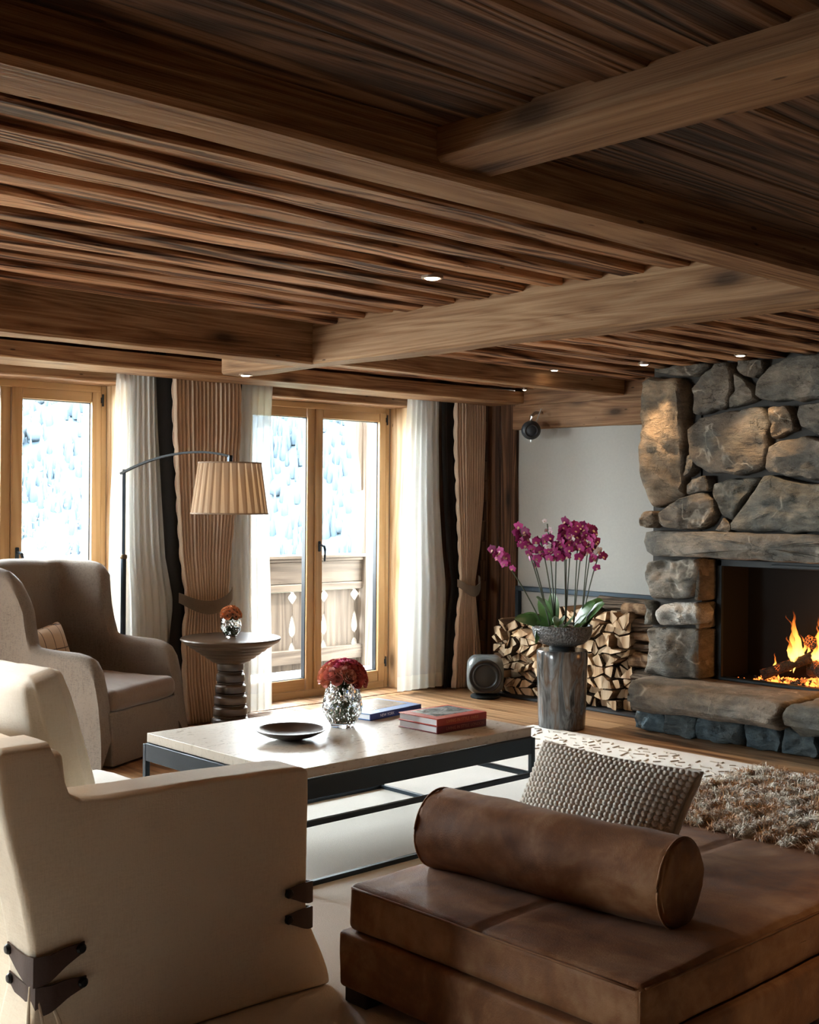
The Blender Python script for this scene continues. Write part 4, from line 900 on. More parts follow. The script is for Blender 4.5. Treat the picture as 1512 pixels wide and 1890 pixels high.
# ================================================================== SIDE TABLE
TX, TY = 4.17, 5.96
t = NT('turned_wood'); zz3 = t.noise(t.coord((2, 2, 14)), 2, 4)
t.surf(t.pbr(t.ramp(zz3, [(.3, (.024, .015, .010)), (.55, (.075, .046, .028)), (.75, (.15, .10, .064))]), .32, t.bump(zz3, .15, .004), spec=.5))
ST = empty('side_table', (TX, TY, 0), 'round turned dark wood side table with stepped cone top and ringed column', 'table')
pr = [(.001, .600), (.20, .600), (.283, .600), (.291, .597), (.294, .590), (.284, .574)]
for i in range(6):
    r = lerp(.272, .115, i/5); z = lerp(.568, .462, i/5); pr += [(r, z), (r-.008, z-.006), (r-.022, z-.008)]
mk('table_top', *lathe(pr+[(.085, .447), (.001, .447)], (TX, TY, 0), 64, False), t.m, ST, 35)
pr = [(.001, .450), (.074, .450), (.074, .436)]
for i in range(7):
    r = lerp(.079, .115, i/6); z = lerp(.424, .036, i/6); h = .031
    pr += [(r-.010, z+h), (r-.002, z+h*.72), (r, z+.2*h), (r-.002, z-h*.45), (r-.008, z-h*.62), (r-.014, z-h*.66), (r-.004, z-h*.74), (r-.004, z-h*.84), (r-.014, z-h*.92)]
pr += [(.118, 0), (.001, 0)]
mk('column', *lathe(pr, (TX, TY, 0), 56, False), t.m, ST, 35)

# ================================================================== VASES AND FLOWERS
CRY = crystal('cut_crystal', (.96, .985, .98)); WAT = crystal('vase_water', (.93, .98, .95))
def vase(nm, c, prof, wall, nd, lab, dz, wl):
    Vz = empty(nm, c, lab, 'vase'); H = prof[-1][1]; n = nd*8
    zs_ = [p[1] for p in prof]; rs_ = [p[0] for p in prof]; R = []
    N = 44
    for j in range(N+1):
        z = H*j/N; r = interp(z, zs_, rs_); ring = []
        for k in range(n):
            a = 2*PI*k/n; u1 = (a*nd/(2*PI)+z/dz) % 1; u2 = (a*nd/(2*PI)-z/dz) % 1
            g = min(min(u1, 1-u1), min(u2, 1-u2)); d = (.075*r)*(1-min(1, g/.16)) if .12*H < z < .93*H else 0
            ring.append((c[0]+(r-d)*cos(a), c[1]+(r-d)*sin(a), c[2]+z))
        R.append(ring)
    for j in range(9):
        z = lerp(H, .09*H, j/8); r = max(.004, interp(z, zs_, rs_)-wall); R.append([(c[0]+r*cos(2*PI*k/n), c[1]+r*sin(2*PI*k/n), c[2]+z) for k in range(n)])
    mk('body', *loft(R, True, True), CRY, Vz, 22)
    Rw = []
    for j in range(7):
        z = lerp(.1*H, wl*H, j/6); r = interp(z, zs_, rs_)-wall-.0012; Rw.append([(c[0]+r*cos(2*PI*k/32), c[1]+r*sin(2*PI*k/32), c[2]+z) for k in range(32)])
    mk('water', *loft(Rw), WAT, Vz, 180); return Vz
VB = (3.385, 4.01, .441); VS = (TX-.004, TY-.005, .6005)
vase('crystal_vase', VB, [(.05, 0), (.052, .01), (.066, .03), (.083, .06), (.087, .085), (.083, .115), (.074, .15), (.068, .178), (.067, .188)], .006, 12, 'large cut crystal vase of roses on the travertine coffee table', .075, .55)
vase('crystal_vase', VS, [(.032, 0), (.034, .008), (.044, .02), (.058, .045), (.063, .065), (.060, .085), (.053, .108), (.049, .122)], .005, 9, 'small cut crystal vase of orange blooms on the turned side table', .055, .5)
def rose_mesh(nm, R_, mat, layers, open_=1.0, centre=None):
    V = []; Fc = []; mi = []; n = 0
    for L, (np_, rad, h, fl) in enumerate(layers):
        for k in range(np_):
            a0 = 2*PI*k/np_+L*.9; wd = 2*PI/np_*.78; b = len(V)
            for j in range(5):
                v = j/4
                for i in range(6):
                    u = i/5*2-1; a = a0+u*wd; edge = (1-abs(u)**2.2*.45)
                    r = R_*(rad*(sin(v*PI*.55)**.8)+fl*max(0, v-.6)**1.0*(1-.3*abs(u)))*(1+.04*k)
                    z = R_*h*(v*edge)*(1-.12*max(0, v-.75)*fl*6)
                    V.append((r*cos(a), r*sin(a), z))
            Fc += [(b+j*6+i, b+j*6+i+1, b+j*6+i+7, b+j*6+i+6) for j in range(4) for i in range(5)]; mi += [0]*20
    if centre:
        b = len(V); 
        Vc, Fq = lathe([(.001, .55*R_), (R_*.14, .62*R_), (R_*.2, .76*R_), (R_*.1, .86*R_), (.001, .9*R_)], (0, 0, 0), 10, False)
        V += Vc; Fc += [tuple(i+b for i in f) for f in Fq]; mi += [1]*len(Fq)
    me = bpy.data.meshes.new(nm); me.from_pydata(V, [], Fc); me.polygons.foreach_set('use_smooth', [True]*len(Fc))
    me.materials.append(mat)
    if centre: me.materials.append(centre); me.polygons.foreach_set('material_index', mi)
    return me
def pet(nm, c1, c2):
    t = NT(nm); oi = t.n('ObjectInfo'); nn = t.noise(t.coord((30, 30, 30)), 1, 3)
    c = t.mix(t.math('ADD', t.math('MULTIPLY', oi.outputs['Random'], .6), t.math('MULTIPLY', nn, .4)), c1, c2); return t.surf(t.pbr(c, .6, None, 0, .25, Sheen__Weight=.2))
RLAY = [(3, .16, 1.02, 0), (4, .30, 1.0, .02), (5, .46, .97, .1), (5, .64, .90, .16), (6, .80, .80, .22)]
RM = [rose_mesh('rose_head', .040, pet(n_, a, b), RLAY) for n_, a, b in (('rose_pink', (.70, .28, .25), (.84, .46, .39)), ('rose_red', (.42, .05, .05), (.58, .13, .11)), ('rose_magenta', (.52, .05, .13), (.68, .14, .24)), ('rose_rust', (.58, .21, .13), (.72, .35, .24)))]
STEMG = plain('flower_stem_green', (.06, .13, .035), .5); LEAFG = plain('rose_leaf', (.05, .11, .04), .5)
def bouquet(vc, H, n, Rx, Rz, zc, pick, meshes, nm, group, words_, sc0_, vr, tail):
    items = []; k = 0; random.seed(len(nm)*7)
    ga = PI*(3-math.sqrt(5))
    for i in range(n):
        f = (i+.5)/n; ph = math.acos(1-f*1.22); az = i*ga+.3
        d = Vector((sin(ph)*cos(az), sin(ph)*sin(az), cos(ph)))
        p = Vector(vc)+Vector((0, 0, zc))+Vector((d.x*Rx, d.y*Rx, d.z*Rz)); items.append((p, d, i))
    view = lambda p: ((p-Vector((0, 0, CAM_H))).dot(_R)/(p-Vector((0, 0, CAM_H))).dot(_D), p.z)
    zs_ = sorted(p.z for p, d, i in items); rows = {}
    front = [it for it in items if it[1].xy.dot(Vector((-.70, -.71))) > -.35 or it[1].z > .8]
    for it in items:
        fr = it in front; band = 0 if it[1].z > .72 else 1 if it[1].z > .28 else 2
        rows.setdefault((fr, band), []).append(it)
    for (fr, band), L in rows.items():
        L.sort(key=lambda it: view(it[0])[0])
        for q, (p, d, i) in enumerate(L):
            mi = pick(d, i); me = meshes[mi]
            lab = '%s %s, %s from left in the %s %s ring of %s' % (words_[mi], nm.replace('_', ' '), ORD[q], 'near' if fr else 'far', ('top', 'middle', 'lowest')[band], tail)
            E = empty(nm, p-d*.02, lab, 'flower', group)
            o = bpy.data.objects.new('bloom', me); COL.objects.link(o); o.parent = E; o.location = -d*.012
            o.rotation_euler = (Vector((d.x, d.y, d.z+.25)).to_track_quat('Z', 'Y') @ Matrix.Rotation(i*1.7, 3, 'Z').to_quaternion()).to_euler(); s = sc0_*random.uniform(.86, 1.1); o.scale = (s,)*3
            az = math.atan2(d.y, d.x); hr = sin(math.acos(max(-1, min(1, d.z))))
            b0 = Vector(vc)+Vector((-cos(az)*vr*.75*hr, -sin(az)*vr*.75*hr, .022*H/.12)); nk = Vector(vc)+Vector((cos(az)*vr*.55*hr, sin(az)*vr*.55*hr, H))
            mk('stem', *tube([b0, b0.lerp(nk, .5), nk, p-d*.012], .0022 if H > .15 else .0016, 5), STEMG, E, 180)
def pick_r(d, i):
    s = d.xy.dot(Vector((_R.x, _R.y)))
    if s > .45: return 1
    if d.z > .55: return (2, 3, 2, 1)[i % 4]
    if s > .1: return (3, 0, 3)[i % 3]
    return (0, 0, 3, 0)[i % 4]
bouquet(VB, .188, 32, .112, .090, .205, pick_r, RM, 'rose', 'roses in the large crystal vase', ('dusky pink', 'dark red', 'magenta', 'rust pink'), .80, .062, 'the coffee-table bouquet')
OM = [rose_mesh('orange_head', .026, pet(n_, a, b), [(4, .34, .75, .05), (5, .55, .95, .05), (6, .75, .9, .2)], 1, plain('flower_eye', (.06, .022, .01), .7)) for n_, a, b in (('bloom_orange', (.50, .13, .035), (.66, .26, .09)), ('bloom_apricot', (.60, .26, .11), (.70, .38, .19)))]
bouquet(VS, .122, 30, .072, .066, .128, lambda d, i: 1 if d.xy.dot(Vector((_R.x, _R.y))) < -.35 and i % 2 else 0, OM, 'ranunculus', 'orange flowers in the small crystal vase', ('deep orange', 'pale apricot'), .95, .045, 'the side-table posy')

# ================================================================== COFFEE TABLE
CT = empty('coffee_table', (3.34, 3.92, 0), 'low coffee table with travertine slab top on a thin blackened steel frame', 'table')
t = NT('travertine'); v = t.coord((2, 20, 3)); a = t.noise(v, 1.2, 5, .6, .4); b = t.noise(t.coord((22, 60, 22)), 1, 4, .65)
pits = t.ramp(t.noise(t.coord((26, 90, 60)), 1, 3, .6), [(.60, g3(0)), (.68, g3(1))])
col = t.ramp(t.math('ADD', t.math('MULTIPLY', a, .7), t.math('MULTIPLY', b, .3)), [(.30, (.50, .445, .37)), (.5, (.55, .495, .42)), (.72, (.59, .54, .465))])
col = t.mix(t.math('MULTIPLY', pits, .5), col, (.22, .16, .11))
t.surf(t.pbr(col, t.ramp(b, [(.3, g3(.24)), (.7, g3(.40))]), t.bump(t.math('MULTIPLY', pits, -1.), .25, .004), spec=.55))
X0, X1, Y0, Y1 = 2.668, 3.995, 3.452, 4.435
mk('table_top', *bbox(X0+.012, X1-.012, Y0+.012, Y1-.012, .402, .440, .002), t.m, CT, 30)
for x in (X0, X1-.022):
    for y in (Y0, Y1-.022): MB().add(*bbox(x, x+.022, y, y+.022, .012, .396, .0015)).build('leg', M['steel_blue'], CT)
for (z0, z1, nm) in ((.328, .400, 'apron'), (.228, .248, 'stretcher'), (.012, .030, 'bottom_rail')):
    w_ = .022
    for y in (Y0, Y1-w_): MB().add(*bbox(X0+.021, X1-.021, y+.001, y+w_-.001, z0, z1, .0015)).build(nm, M['steel_blue'], CT)
    for x in (X0, X1-w_): MB().add(*bbox(x+.001, x+w_-.001, Y0+.021, Y1-.021, z0, z1, .0015)).build(nm, M['steel_blue'], CT)
o = mk('plate', *lathe([(.001, 0), (.045, 0), (.052, .004), (.10, .016), (.132, .032), (.143, .040), (.1425, .043), (.136, .0425), (.126, .036), (.09, .0215), (.05, .012), (.001, .010)], (3.045, 3.93, .4405), 56, False), plain('dark_bronze_plate', (.045, .030, .022), .3, .35), None, 40)
tag(o, 'shallow dark bronze plate on the near left part of the coffee table', 'plate')
# books
def book(nm, x0, y0, z, lx, ly, h, cover, spine, lab, title, tcol, ts, pic, rot=0, sub=None):
    B = empty(nm, (x0, y0, z), lab, 'book'); c = .0035
    Rm = Matrix.Rotation(rot, 4, 'Z'); T = Matrix.Translation((x0, y0, z)) @ Rm
    tr = lambda VF: ([tuple(T @ Vector(q)) for q in VF[0]], VF[1])
    mk('cover', *tr(bbox(0, lx, 0, ly, 0, c, .001)), cover, B); mk('cover', *tr(bbox(0, lx, 0, ly, h-c, h, .001)), cover, B)
    mk('spine', *tr(bbox(0, lx, -.002, .004, .0, h, .0015)), spine, B)
    mk('pages', *tr(bbox(.004, lx-.004, .003, ly-.005, c, h-c, .0005)), PAPER, B)
    mk('cover_picture', *tr(boxd(lx*.16, lx*.93, ly*.22, ly*.90, h, h+.0006)), pic, B)
    def text(s, x, y_, zt, size, vertical):
        cu = bpy.data.curves.new('title', 'FONT'); cu.body = s; cu.size = size; cu.extrude = .0002; cu.align_y = 'CENTER'
        me_m = plain('title_ink', tcol, .5); cu.materials.append(me_m)
        tmp = bpy.data.objects.new('title_curve', cu); me = bpy.data.meshes.new_from_object(tmp); bpy.data.objects.remove(tmp)
        o = bpy.data.objects.new('title', me); COL.objects.link(o); o.parent = B
        o.location = Rm @ Vector((x, y_, zt)); o.rotation_euler = (Rm @ Matrix.Rotation(PI/2 if vertical else 0, 4, 'X')).to_euler(); return o
    text(title, lx*.18, -.0026, h*.5, ts, True)
    if sub: text(sub, lx*.16, ly*.10, h+.0004, .016, False)
    return B
PAPER = plain('book_pages', (.78, .80, .84), .8)
def picture(nm, stops, sc_):
    t = NT(nm); a = t.noise(t.coord((8*sc_, 14*sc_, 8), True), 1, 5, .7, 1.2); return t.surf(t.pbr(t.ramp(a, stops), .25))
RED = plain('red_book_cover', (.50, .055, .03), .4); REDS = plain('red_book_spine', (.42, .045, .025), .4)
MAR = plain('maroon_book_cover', (.20, .014, .028), .4); BLU = plain('blue_book_cover', (.035, .17, .50), .4); BLS = plain('blue_book_spine', (.012, .035, .19), .4)
P1_ = picture('cover_photo_grey', [(.35, (.05, .06, .06)), (.5, (.30, .33, .33)), (.65, (.62, .62, .58))], 1)
P2_ = picture('cover_photo_dusk', [(.35, (.03, .025, .03)), (.5, (.14, .11, .09)), (.68, (.34, .26, .19))], 1.4)
book('book', 3.562, 3.615, .4408, .298, .235, .031, MAR, MAR, 'maroon book lying under the red book on the coffee table', 'LIVING IN STYLE  LONDON', (.52, .20, .14), .0185, P1_)
book('book', 3.558, 3.610, .4722, .298, .235, .031, RED, REDS, 'red book with a pale interior photo, on top of the maroon book', 'LIVING IN STYLE  PARIS', (.72, .26, .10), .0185, P1_, 0, 'LIVING IN STYLE')
book('book', 3.556, 4.025, .4408, .365, .262, .029, BLU, BLS, 'blue book with a dusky city photo lying beside the crystal vase', 'NEW YORK', (.82, .84, .88), .019, P2_, .15, 'NEW')

# ================================================================== WING CHAIR
CW, CDp = .84, .84
P1 = Vector((3.150, 5.675, 0)); cu_ = Vector((.893, .45, 0)); cv_ = Vector((-.45, .893, 0))
def cw(u, v, z): return P1+cu_*u+cv_*v+Vector((0, 0, z))
WC = empty('wing_chair', cw(CW/2, CDp/2, 0), 'brown grey linen wing chair with high curved back, facing away from the window', 'chair')
def chair_shell():
    th = .10; st = []                                            # stations along a U in plan: (u, v, normal, height, side weight)
    def hside(v): 
        return interp(v, [0, .02, .06, .12, .30, .40, .43, .455, .475, .50, .53, .58, .66, .84], [.36, .50, .565, .59, .60, .612, .64, .74, .86, .965, 1.01, 1.03, 1.037, 1.04])
    r = .16
    vs_ = [0, .012, .03, .06, .10, .15, .21, .27, .33, .38, .41, .43, .445, .458, .47, .485, .50, .515, .535, .56, .60, .64]+[.66]
    for v in vs_: st.append((0, v, (-1, 0), hside(v)))
    for i in range(1, 7): a = PI/2*i/7; st.append((r-r*cos(a), CDp-r+r*sin(a), (-cos(a), sin(a)), 1.04))
    for i in range(9): st.append((r+(CW-2*r)*i/8, CDp, (0, 1), 1.04+.012*sin(PI*i/8)))
    for i in range(1, 7): a = PI/2*(1-i/7); st.append((CW-r+r*cos(a), CDp-r+r*sin(a), (cos(a), sin(a)), 1.04))
    for v in vs_[::-1]: st.append((CW, v, (1, 0), hside(v)))
    R = []
    for (u, v, nrm, h) in st:
        ring = []; seat = .22; front = sm(.16, 0, v)
        t_ = th*(1-.30*sm(.3, .66, v)*0)+(.03*sm(.5, .84, v))
        hi = h-.02
        zs_o = [0.012, .10, .2, .3, .42, .54, .66, .78, .9, 1.0]
        prof = [(0.0, z*h) for z in zs_o[:-1]]+[(.0, h-.035), (.010, h-.012), (.035, h+.002), (t_*.5, h+.008), (t_-.035, h+.002), (t_-.010, h-.012), (t_, h-.035)]+[(t_, lerp(h-.04, .16, i/7)) for i in range(1, 8)]
        for (d, z) in prof:
            lean = .10*sm(.25, 1.04, z)*sm(.40, .84, v)               # the back reclines
            flare = (.05*sm(.78, 1.04, z)-.012*math.exp(-((z-.76)/.12)**2))*sm(.40, .5, v)*abs(nrm[0])
            skirt = .018*sm(.25, 0, z)
            uu = u-nrm[0]*(d-flare-skirt); vv = v-nrm[1]*(d-skirt)+lean
            vv -= .035*sm(.4, 0, z)*front
            ring.append(tuple(cw(uu, vv, max(z, .012))+Vector((nz((uu*6, vv*6, z*6), 1, 3)*.004,)*3)))
        R.append(ring)
    return loft(R, True, True)
mk('frame_upholstery', *chair_shell(), M['chair'], WC, 50)
def cbox(u0, u1, v0, v1, z0, z1, r, n, fn=None):
    V, Fc = rbox(((u0+u1)/2, (v0+v1)/2, (z0+z1)/2), (u1-u0, v1-v0, z1-z0), r, n, fn); return [tuple(cw(*q)) for q in V], Fc
mk('front_panel', *cbox(.085, CW-.085, -.022, .10, .012, .29, .012, 10, lambda q, u: q+Vector((0, -.018*(.5-.5*u.z)+.004*nz(q*9, 1, 3), 0))), M['chair'], WC, 50)
mk('seat_deck', *cbox(.09, CW-.09, .09, CDp-.06, .10, .29, .01, 8), M['chair'], WC, 50)
def seatfn(q, u):
    q = q.copy(); q.z += .028*(1-u.x*u.x)*(1-u.y*u.y)*(u.z > 0)+.006*nz(q*7, 1, 3); return q
mk('seat_cushion', *cbox(.105, CW-.105, -.03, CDp-.12, .285, .405, .045, 16, seatfn), M['seat'], WC, 60)
for z0_, z1_ in ((.40, 1.02),):
    mk('back_seam', *tube([cw(CW/2, CDp-.101+.10*sm(.25, 1.04, z)-.001, z) for z in [lerp(z0_, z1_, i/12) for i in range(13)]], .0028, 6), M['chair'], WC, 180)
# checked lumbar cushion
t = NT('checked_cushion_cloth'); v = t.coord((1, 1, 1), False); sp = t.n('SeparateXYZ', Vector=v)
def stripe(s, per, wd, off): return t.math('LESS_THAN', t.math('ABSOLUTE', t.math('SUBTRACT', t.math('FRACT', t.math('ADD', t.math('DIVIDE', s, per), off)), .5)), wd)
lines = t.math('MAXIMUM', stripe(t.math('ADD', t.math('MULTIPLY', sp.outputs[0], .893), t.math('MULTIPLY', sp.outputs[1], .45)), .085, .032, .1), stripe(sp.outputs[2], .125, .022, .15))
t.surf(t.pbr(t.mix(lines, (.56, .42, .29), (.09, .06, .045)), .9, t.bump(t.noise(t.coord((300, 300, 300)), 1, 1), .2, .003), spec=.1, Sheen__Weight=.2))
def pil(s, th):
    def fn(q, u):
        e = (1-abs(u.x)**3.2)*(1-abs(u.z)**3.2); q = q.copy(); q.y = q.y*(.12+.88*max(0, e)**.5)
        q.x *= 1-.06*(1-abs(u.z)**1.5)*abs(u.x); q.z *= 1-.07*(1-abs(u.x)**1.5)*abs(u.z); return q
    return fn
V, Fc = rbox((0, 0, 0), (.42, .13, .28), .02, 18, pil(1, 1), Matrix.Rotation(-.30, 3, 'X') @ Matrix.Rotation(-.10, 3, 'Y'))
o = mk('lumbar_cushion', [tuple(cw(.355+q[0], .60+q[1], .548+q[2])) for q in V], Fc, t.m, None, 180)
tag(o, 'cream lumbar cushion with thin dark window-check lines, in the wing chair', 'cushion')

# ================================================================== WHITE SOFA
SO = empty('sofa', (1.78, 3.9, 0), 'white linen slipcovered sofa with brown leather straps at its corners', 'sofa')
SY0, SY1 = 2.75, 5.05
def wrinkle(p, a=1): return nz((p[0]*4, p[1]*4, p[2]*2.5), 1, 3)*.0028*a+nz((p[0]*14, p[1]*14, p[2]*9), 1, 3)*.0012*a
def side_panel(name, y_out, y_in, sgn):
    """The arm with the sofa side running up to the back corner, as one slip-covered slab."""
    xs = [1.265, 1.28, 1.40, 1.412, 1.426, 1.440, 1.455, 1.53, 1.70, 1.90, 2.08, 2.16, 2.205]
    zs = [.790, .799, .799, .790, .725, .674, .654, .647, .643, .640, .634, .630, .620]
    def fn(q, u):
        k = (u.x+1)/2; X = q.x+1.7335; z = (q.z+.5)*interp(X, xs, zs); out = .5-.5*u.y*sgn
        x = X+.10*sm(.8, .2, z)*(1-k)**2+.055*sm(.24, 0, z)*k**5-.045*sm(.24, 0, z)*(1-k)**5
        hem = .034*sm(1.0, .1, k)*sm(.2, 0, z)
        y = (y_out+y_in)/2+q.y-sgn*.04*sm(.24, 0, z)*out*(.4+.6*(abs(u.x)**4))
        p = Vector((x, y, max(z, .0005)+.013+hem*0))
        return p+Vector((wrinkle(p)*.6, wrinkle((p.x+5, p.y, p.z))*.9, wrinkle((p.x, p.y+9, p.z))*.7*sm(.03, .1, z)))
    return mk(name, *rbox((0, 0, 0), (.937, .155, 1.0), .022, 46, fn), M['white'], SO, 60)
side_panel('arm', SY0, SY0+.155, 1); side_panel('arm', SY1, SY1-.155, -1)
def backf(q, u):
    q = q.copy(); q.x += .055-.115*sm(-.25, .42, q.z); return q+Vector((wrinkle(q), wrinkle(q), wrinkle(q)))
mk('back', *rbox((1.43, (SY0+SY1)/2, .40), (.15, SY1-SY0-.02, .775), .03, 16, backf), M['white'], SO, 60)
mk('seat_base', *rbox((1.83, (SY0+SY1)/2, .16), (.72, SY1-SY0-.28, .29), .015, 10, lambda q, u: q+Vector((.035*sm(.0, -.14, q.z)*(u.x > 0), 0, 0))), M['white'], SO, 60)
def scf(q, u):
    q = q.copy(); q.z += .03*(1-u.x**4)*(1-u.y**4)*(u.z > 0); return q+Vector((0, 0, wrinkle(q, 1.4)))
for (a, b) in ((2.915, 3.93), (3.935, 4.885)):
    mk('seat_cushion', *rbox((1.845, (a+b)/2, .375), (.71, b-a, .15), .05, 16, scf), M['pillow'], SO, 60)
# leather straps laid round the corners, each with two studs
def strap(pts, h, nm, sag=.0):
    P = [Vector(p) for p in pts]; V = []; n = len(P)-1; N = 28
    def at(t_):
        f = t_*n; i = min(n-1, int(f)); return P[i].lerp(P[i+1], f-i)
    cen = sum(P, Vector())/len(P)
    def fn(u, v):
        p = at(u); hh = h*(.36+.64*max(0, sin(PI*u))**1.3); return tuple(p+Vector((0, 0, -sag*sin(PI*u)+(v-.5)*hh)))
    V, Fc = grid(fn, N, 4); V, Fc = solid(V, Fc, .004); s = mk('strap', V, Fc, M['strap'], SO, 40)
    for t_, d in ((.035, P[0]-P[1]), (.965, P[-1]-P[-2])):
        p = at(t_); k = 0 if t_ < .5 else -1
        nrm = Vector((-1, 0, 0)) if abs(P[0 if k == 0 else -1].y-SY0) > .03 and nm == 'b' and k == 0 else Vector((0, -1, 0)) if k == -1 or nm == 'f' else Vector((-1, 0, 0))
        if nm == 'f' and k == -1: nrm = Vector((1, 0, 0))
        disc(p+nrm*.002, nrm, [(.013, 0), (.013, .006), (.009, .011), (.001, .012)], M['stud'], s, 'stud', 16)
for z, dz in ((.285, .017), (.212, .004)):
    x = 1.265+.10*sm(.8, .2, z)+.004
    strap([(x-.007, SY0+.125, z+.012), (x-.008, SY0+.08, z), (x-.009, SY0+.03, z-.010), (x-.004, SY0-.004, z-.012), (x+.03, SY0-.012, z-.010), (x+.075, SY0-.011, z+dz*.4), (x+.125, SY0-.009, z+dz)], .072, 'b', .006)
    strap([(2.112, SY0-.009, z+.012), (2.15, SY0-.010, z+.010), (2.185, SY0-.011, z+.006), (2.211, SY0-.007, z+.004), (2.216, SY0+.03, z+.004), (2.217, SY0+.10, z+.006)], .062, 'f', .006)
# pleats below the back corner's straps
for k, (dx, dy) in enumerate(((.010, -.002), (.040, -.004), (.075, -.002))):
    P = [(1.345+dx*.55, SY0+dy+.002, .235), (1.33+dx*1.2, SY0+dy-.008, .14), (1.315+dx*1.9, SY0+dy-.031, .014)]
    mk('pleat', *tube(P, [.002, .006, .008], 8), M['white'], SO, 180)
# loose back pillow
def pfn(q, u):
    e = max(0, (1-abs(u.y)**3)*(1-abs(u.z)**3)); q = q.copy(); q.x *= (.42+.58*e**.5); q.z *= 1-.03*(1-abs(u.y)); return q+Vector((wrinkle(q, 1.5), 0, wrinkle(q, 1)))
rt = Matrix.Rotation(-.27, 3, 'Y') @ Matrix.Rotation(.06, 3, 'Z')
V, Fc = rbox((1.600, 3.39, .690), (.22, .62, .50), .035, 18, pfn, rt)
o = mk('back_pillow', V, Fc, M['pillow'], None, 60); tag(o, 'big white linen back pillow leaning in the near corner of the sofa', 'pillow')
V, Fc = rbox((1.600, 4.07, .690), (.22, .66, .50), .035, 18, pfn, rt)
o = mk('back_pillow', V, Fc, M['pillow'], None, 60); tag(o, 'white linen back pillow further along the sofa, behind the near one', 'pillow')

# ================================================================== DAYBED
LE = NT('tan_leather'); v = LE.coord(); big = LE.noise(LE.coord((1.6, 1.6, 1.6)), 2.2, 5, .62, .8); fn_ = LE.noise(v, 240, 3); md_ = LE.noise(v, 16, 4, .6)
f = LE.math('ADD', LE.math('MULTIPLY', big, .7), LE.math('MULTIPLY', md_, .3))
LE.surf(LE.pbr(LE.ramp(f, [(.34, (.115, .040, .013)), (.5, (.225, .093, .034)), (.66, (.37, .195, .092))]), LE.ramp(md_, [(.3, g3(.50)), (.7, g3(.68))]), LE.bump(LE.math('ADD', LE.math('MULTIPLY', md_, .7), LE.math('MULTIPLY', fn_, .35)), .35, .008), spec=.25, Sheen__Weight=.05))
DB = empty('daybed', (3.3, 2.1, 0), 'wide brown leather daybed on dark block feet, in front of the fireplace', 'daybed')
DX0, DX1, DY0, DY1 = 2.215, 4.32, 1.605, 2.60
def dbf(q, u): return q+Vector((nz((q.x*3, q.y*3, q.z*5), 1, 3)*.006, nz((q.x*3+7, q.y*3, q.z*5), 1, 3)*.006, 0))
mk('base', *rbox(((DX0+DX1)/2, (DY0+DY1)/2, .132), (DX1-DX0+.03, DY1-DY0+.03, .155), .014, 18, dbf), LE.m, DB, 60)
def mtf(q, u):
    q = q.copy(); top = u.z > 0
    X, Y = q.x+(DX0+DX1)/2, q.y+(DY0+DY1)/2
    g = min(abs(X-2.93), abs(X-3.62), abs(Y-2.10)) if top else 9
    q.z += (.010*(1-u.x**6)*(1-u.y**6) if top else 0)-(.007*math.exp(-(g/.012)**2) if top else 0)+nz((X*5, Y*5, 0), 1, 3)*.005*top
    return q+Vector((nz((X*4, Y*4, q.z*8), 1, 3)*.006, nz((X*4+9, Y*4, q.z*8), 1, 3)*.006, 0))
mk('mattress', *rbox(((DX0+DX1)/2, (DY0+DY1)/2, .275), (DX1-DX0, DY1-DY0, .128), .022, 60, mtf), LE.m, DB, 60)
def seam(P, nm='piping', r=.0035): mk(nm, *tube(P, r, 6), LE.m, DB, 180)
seam([(DX0+.002, lerp(DY0+.02, DY1-.02, i/10), .330) for i in range(11)]); seam([(lerp(DX0+.02, DX1-.02, i/20), DY0+.002, .330) for i in range(21)])
seam([(DX0+.003, DY0+.003, lerp(.222, .328, i/4)) for i in range(5)])
for x in (DX0-.005, DX1-.085):
    for y in (DY0+.0, DY1-.09): MB().add(*bbox(x, x+.09, y, y+.09, .0125, .056, .004)).build('leg', M['leg'], DB)
# bolster
BC = Vector((2.56, 2.155, .452)); bd = Vector((-.10, .995, 0)).normalized(); BLn, BRr = .80, .114
bs = Vector((bd.y, -bd.x, 0)); R = []
prof = [(-.5, .001), (-.5, .3), (-.5, .6), (-.5, .86), (-.497, .95), (-.488, .985), (-.47, 1.0)]+[(-.47+.94*i/18, 1.0) for i in range(1, 18)]+[(.47, 1.0), (.488, .985), (.497, .95), (.5, .86), (.5, .6), (.5, .3), (.5, .001)]
for s, r in prof:
    ring = []
    for k in range(48):
        a = 2*PI*k/48; rr = BRr*r; p = BC+bd*(s*BLn)+bs*(cos(a)*rr)+Vector((0, 0, sin(a)*rr))
        if abs(s) < .49: p += (p-(BC+bd*(s*BLn))).normalized()*(nz((s*5, cos(a)*2, sin(a)*2), 1, 4)*.006+nz((s*22, cos(a)*1.2, sin(a)*1.2), 1, 2)*.003*sm(-.4, .6, sin(a)))
        else: p += bd*(nz((p.x*14, p.y*14, p.z*14))*.006)
        ring.append(tuple(p))
    R.append(ring)
BO = mk('bolster', *loft(R), LE.m, None, 60); tag(BO, 'brown leather cylinder bolster lying across the near end of the daybed', 'bolster')
for s in (-.487, .487):
    P = [BC+bd*(s*BLn)+bs*(cos(2*PI*k/40)*BRr*.99)+Vector((0, 0, sin(2*PI*k/40)*BRr*.99)) for k in range(41)]
    mk('piping', *tube(P, .0035, 6), LE.m, BO, 180)
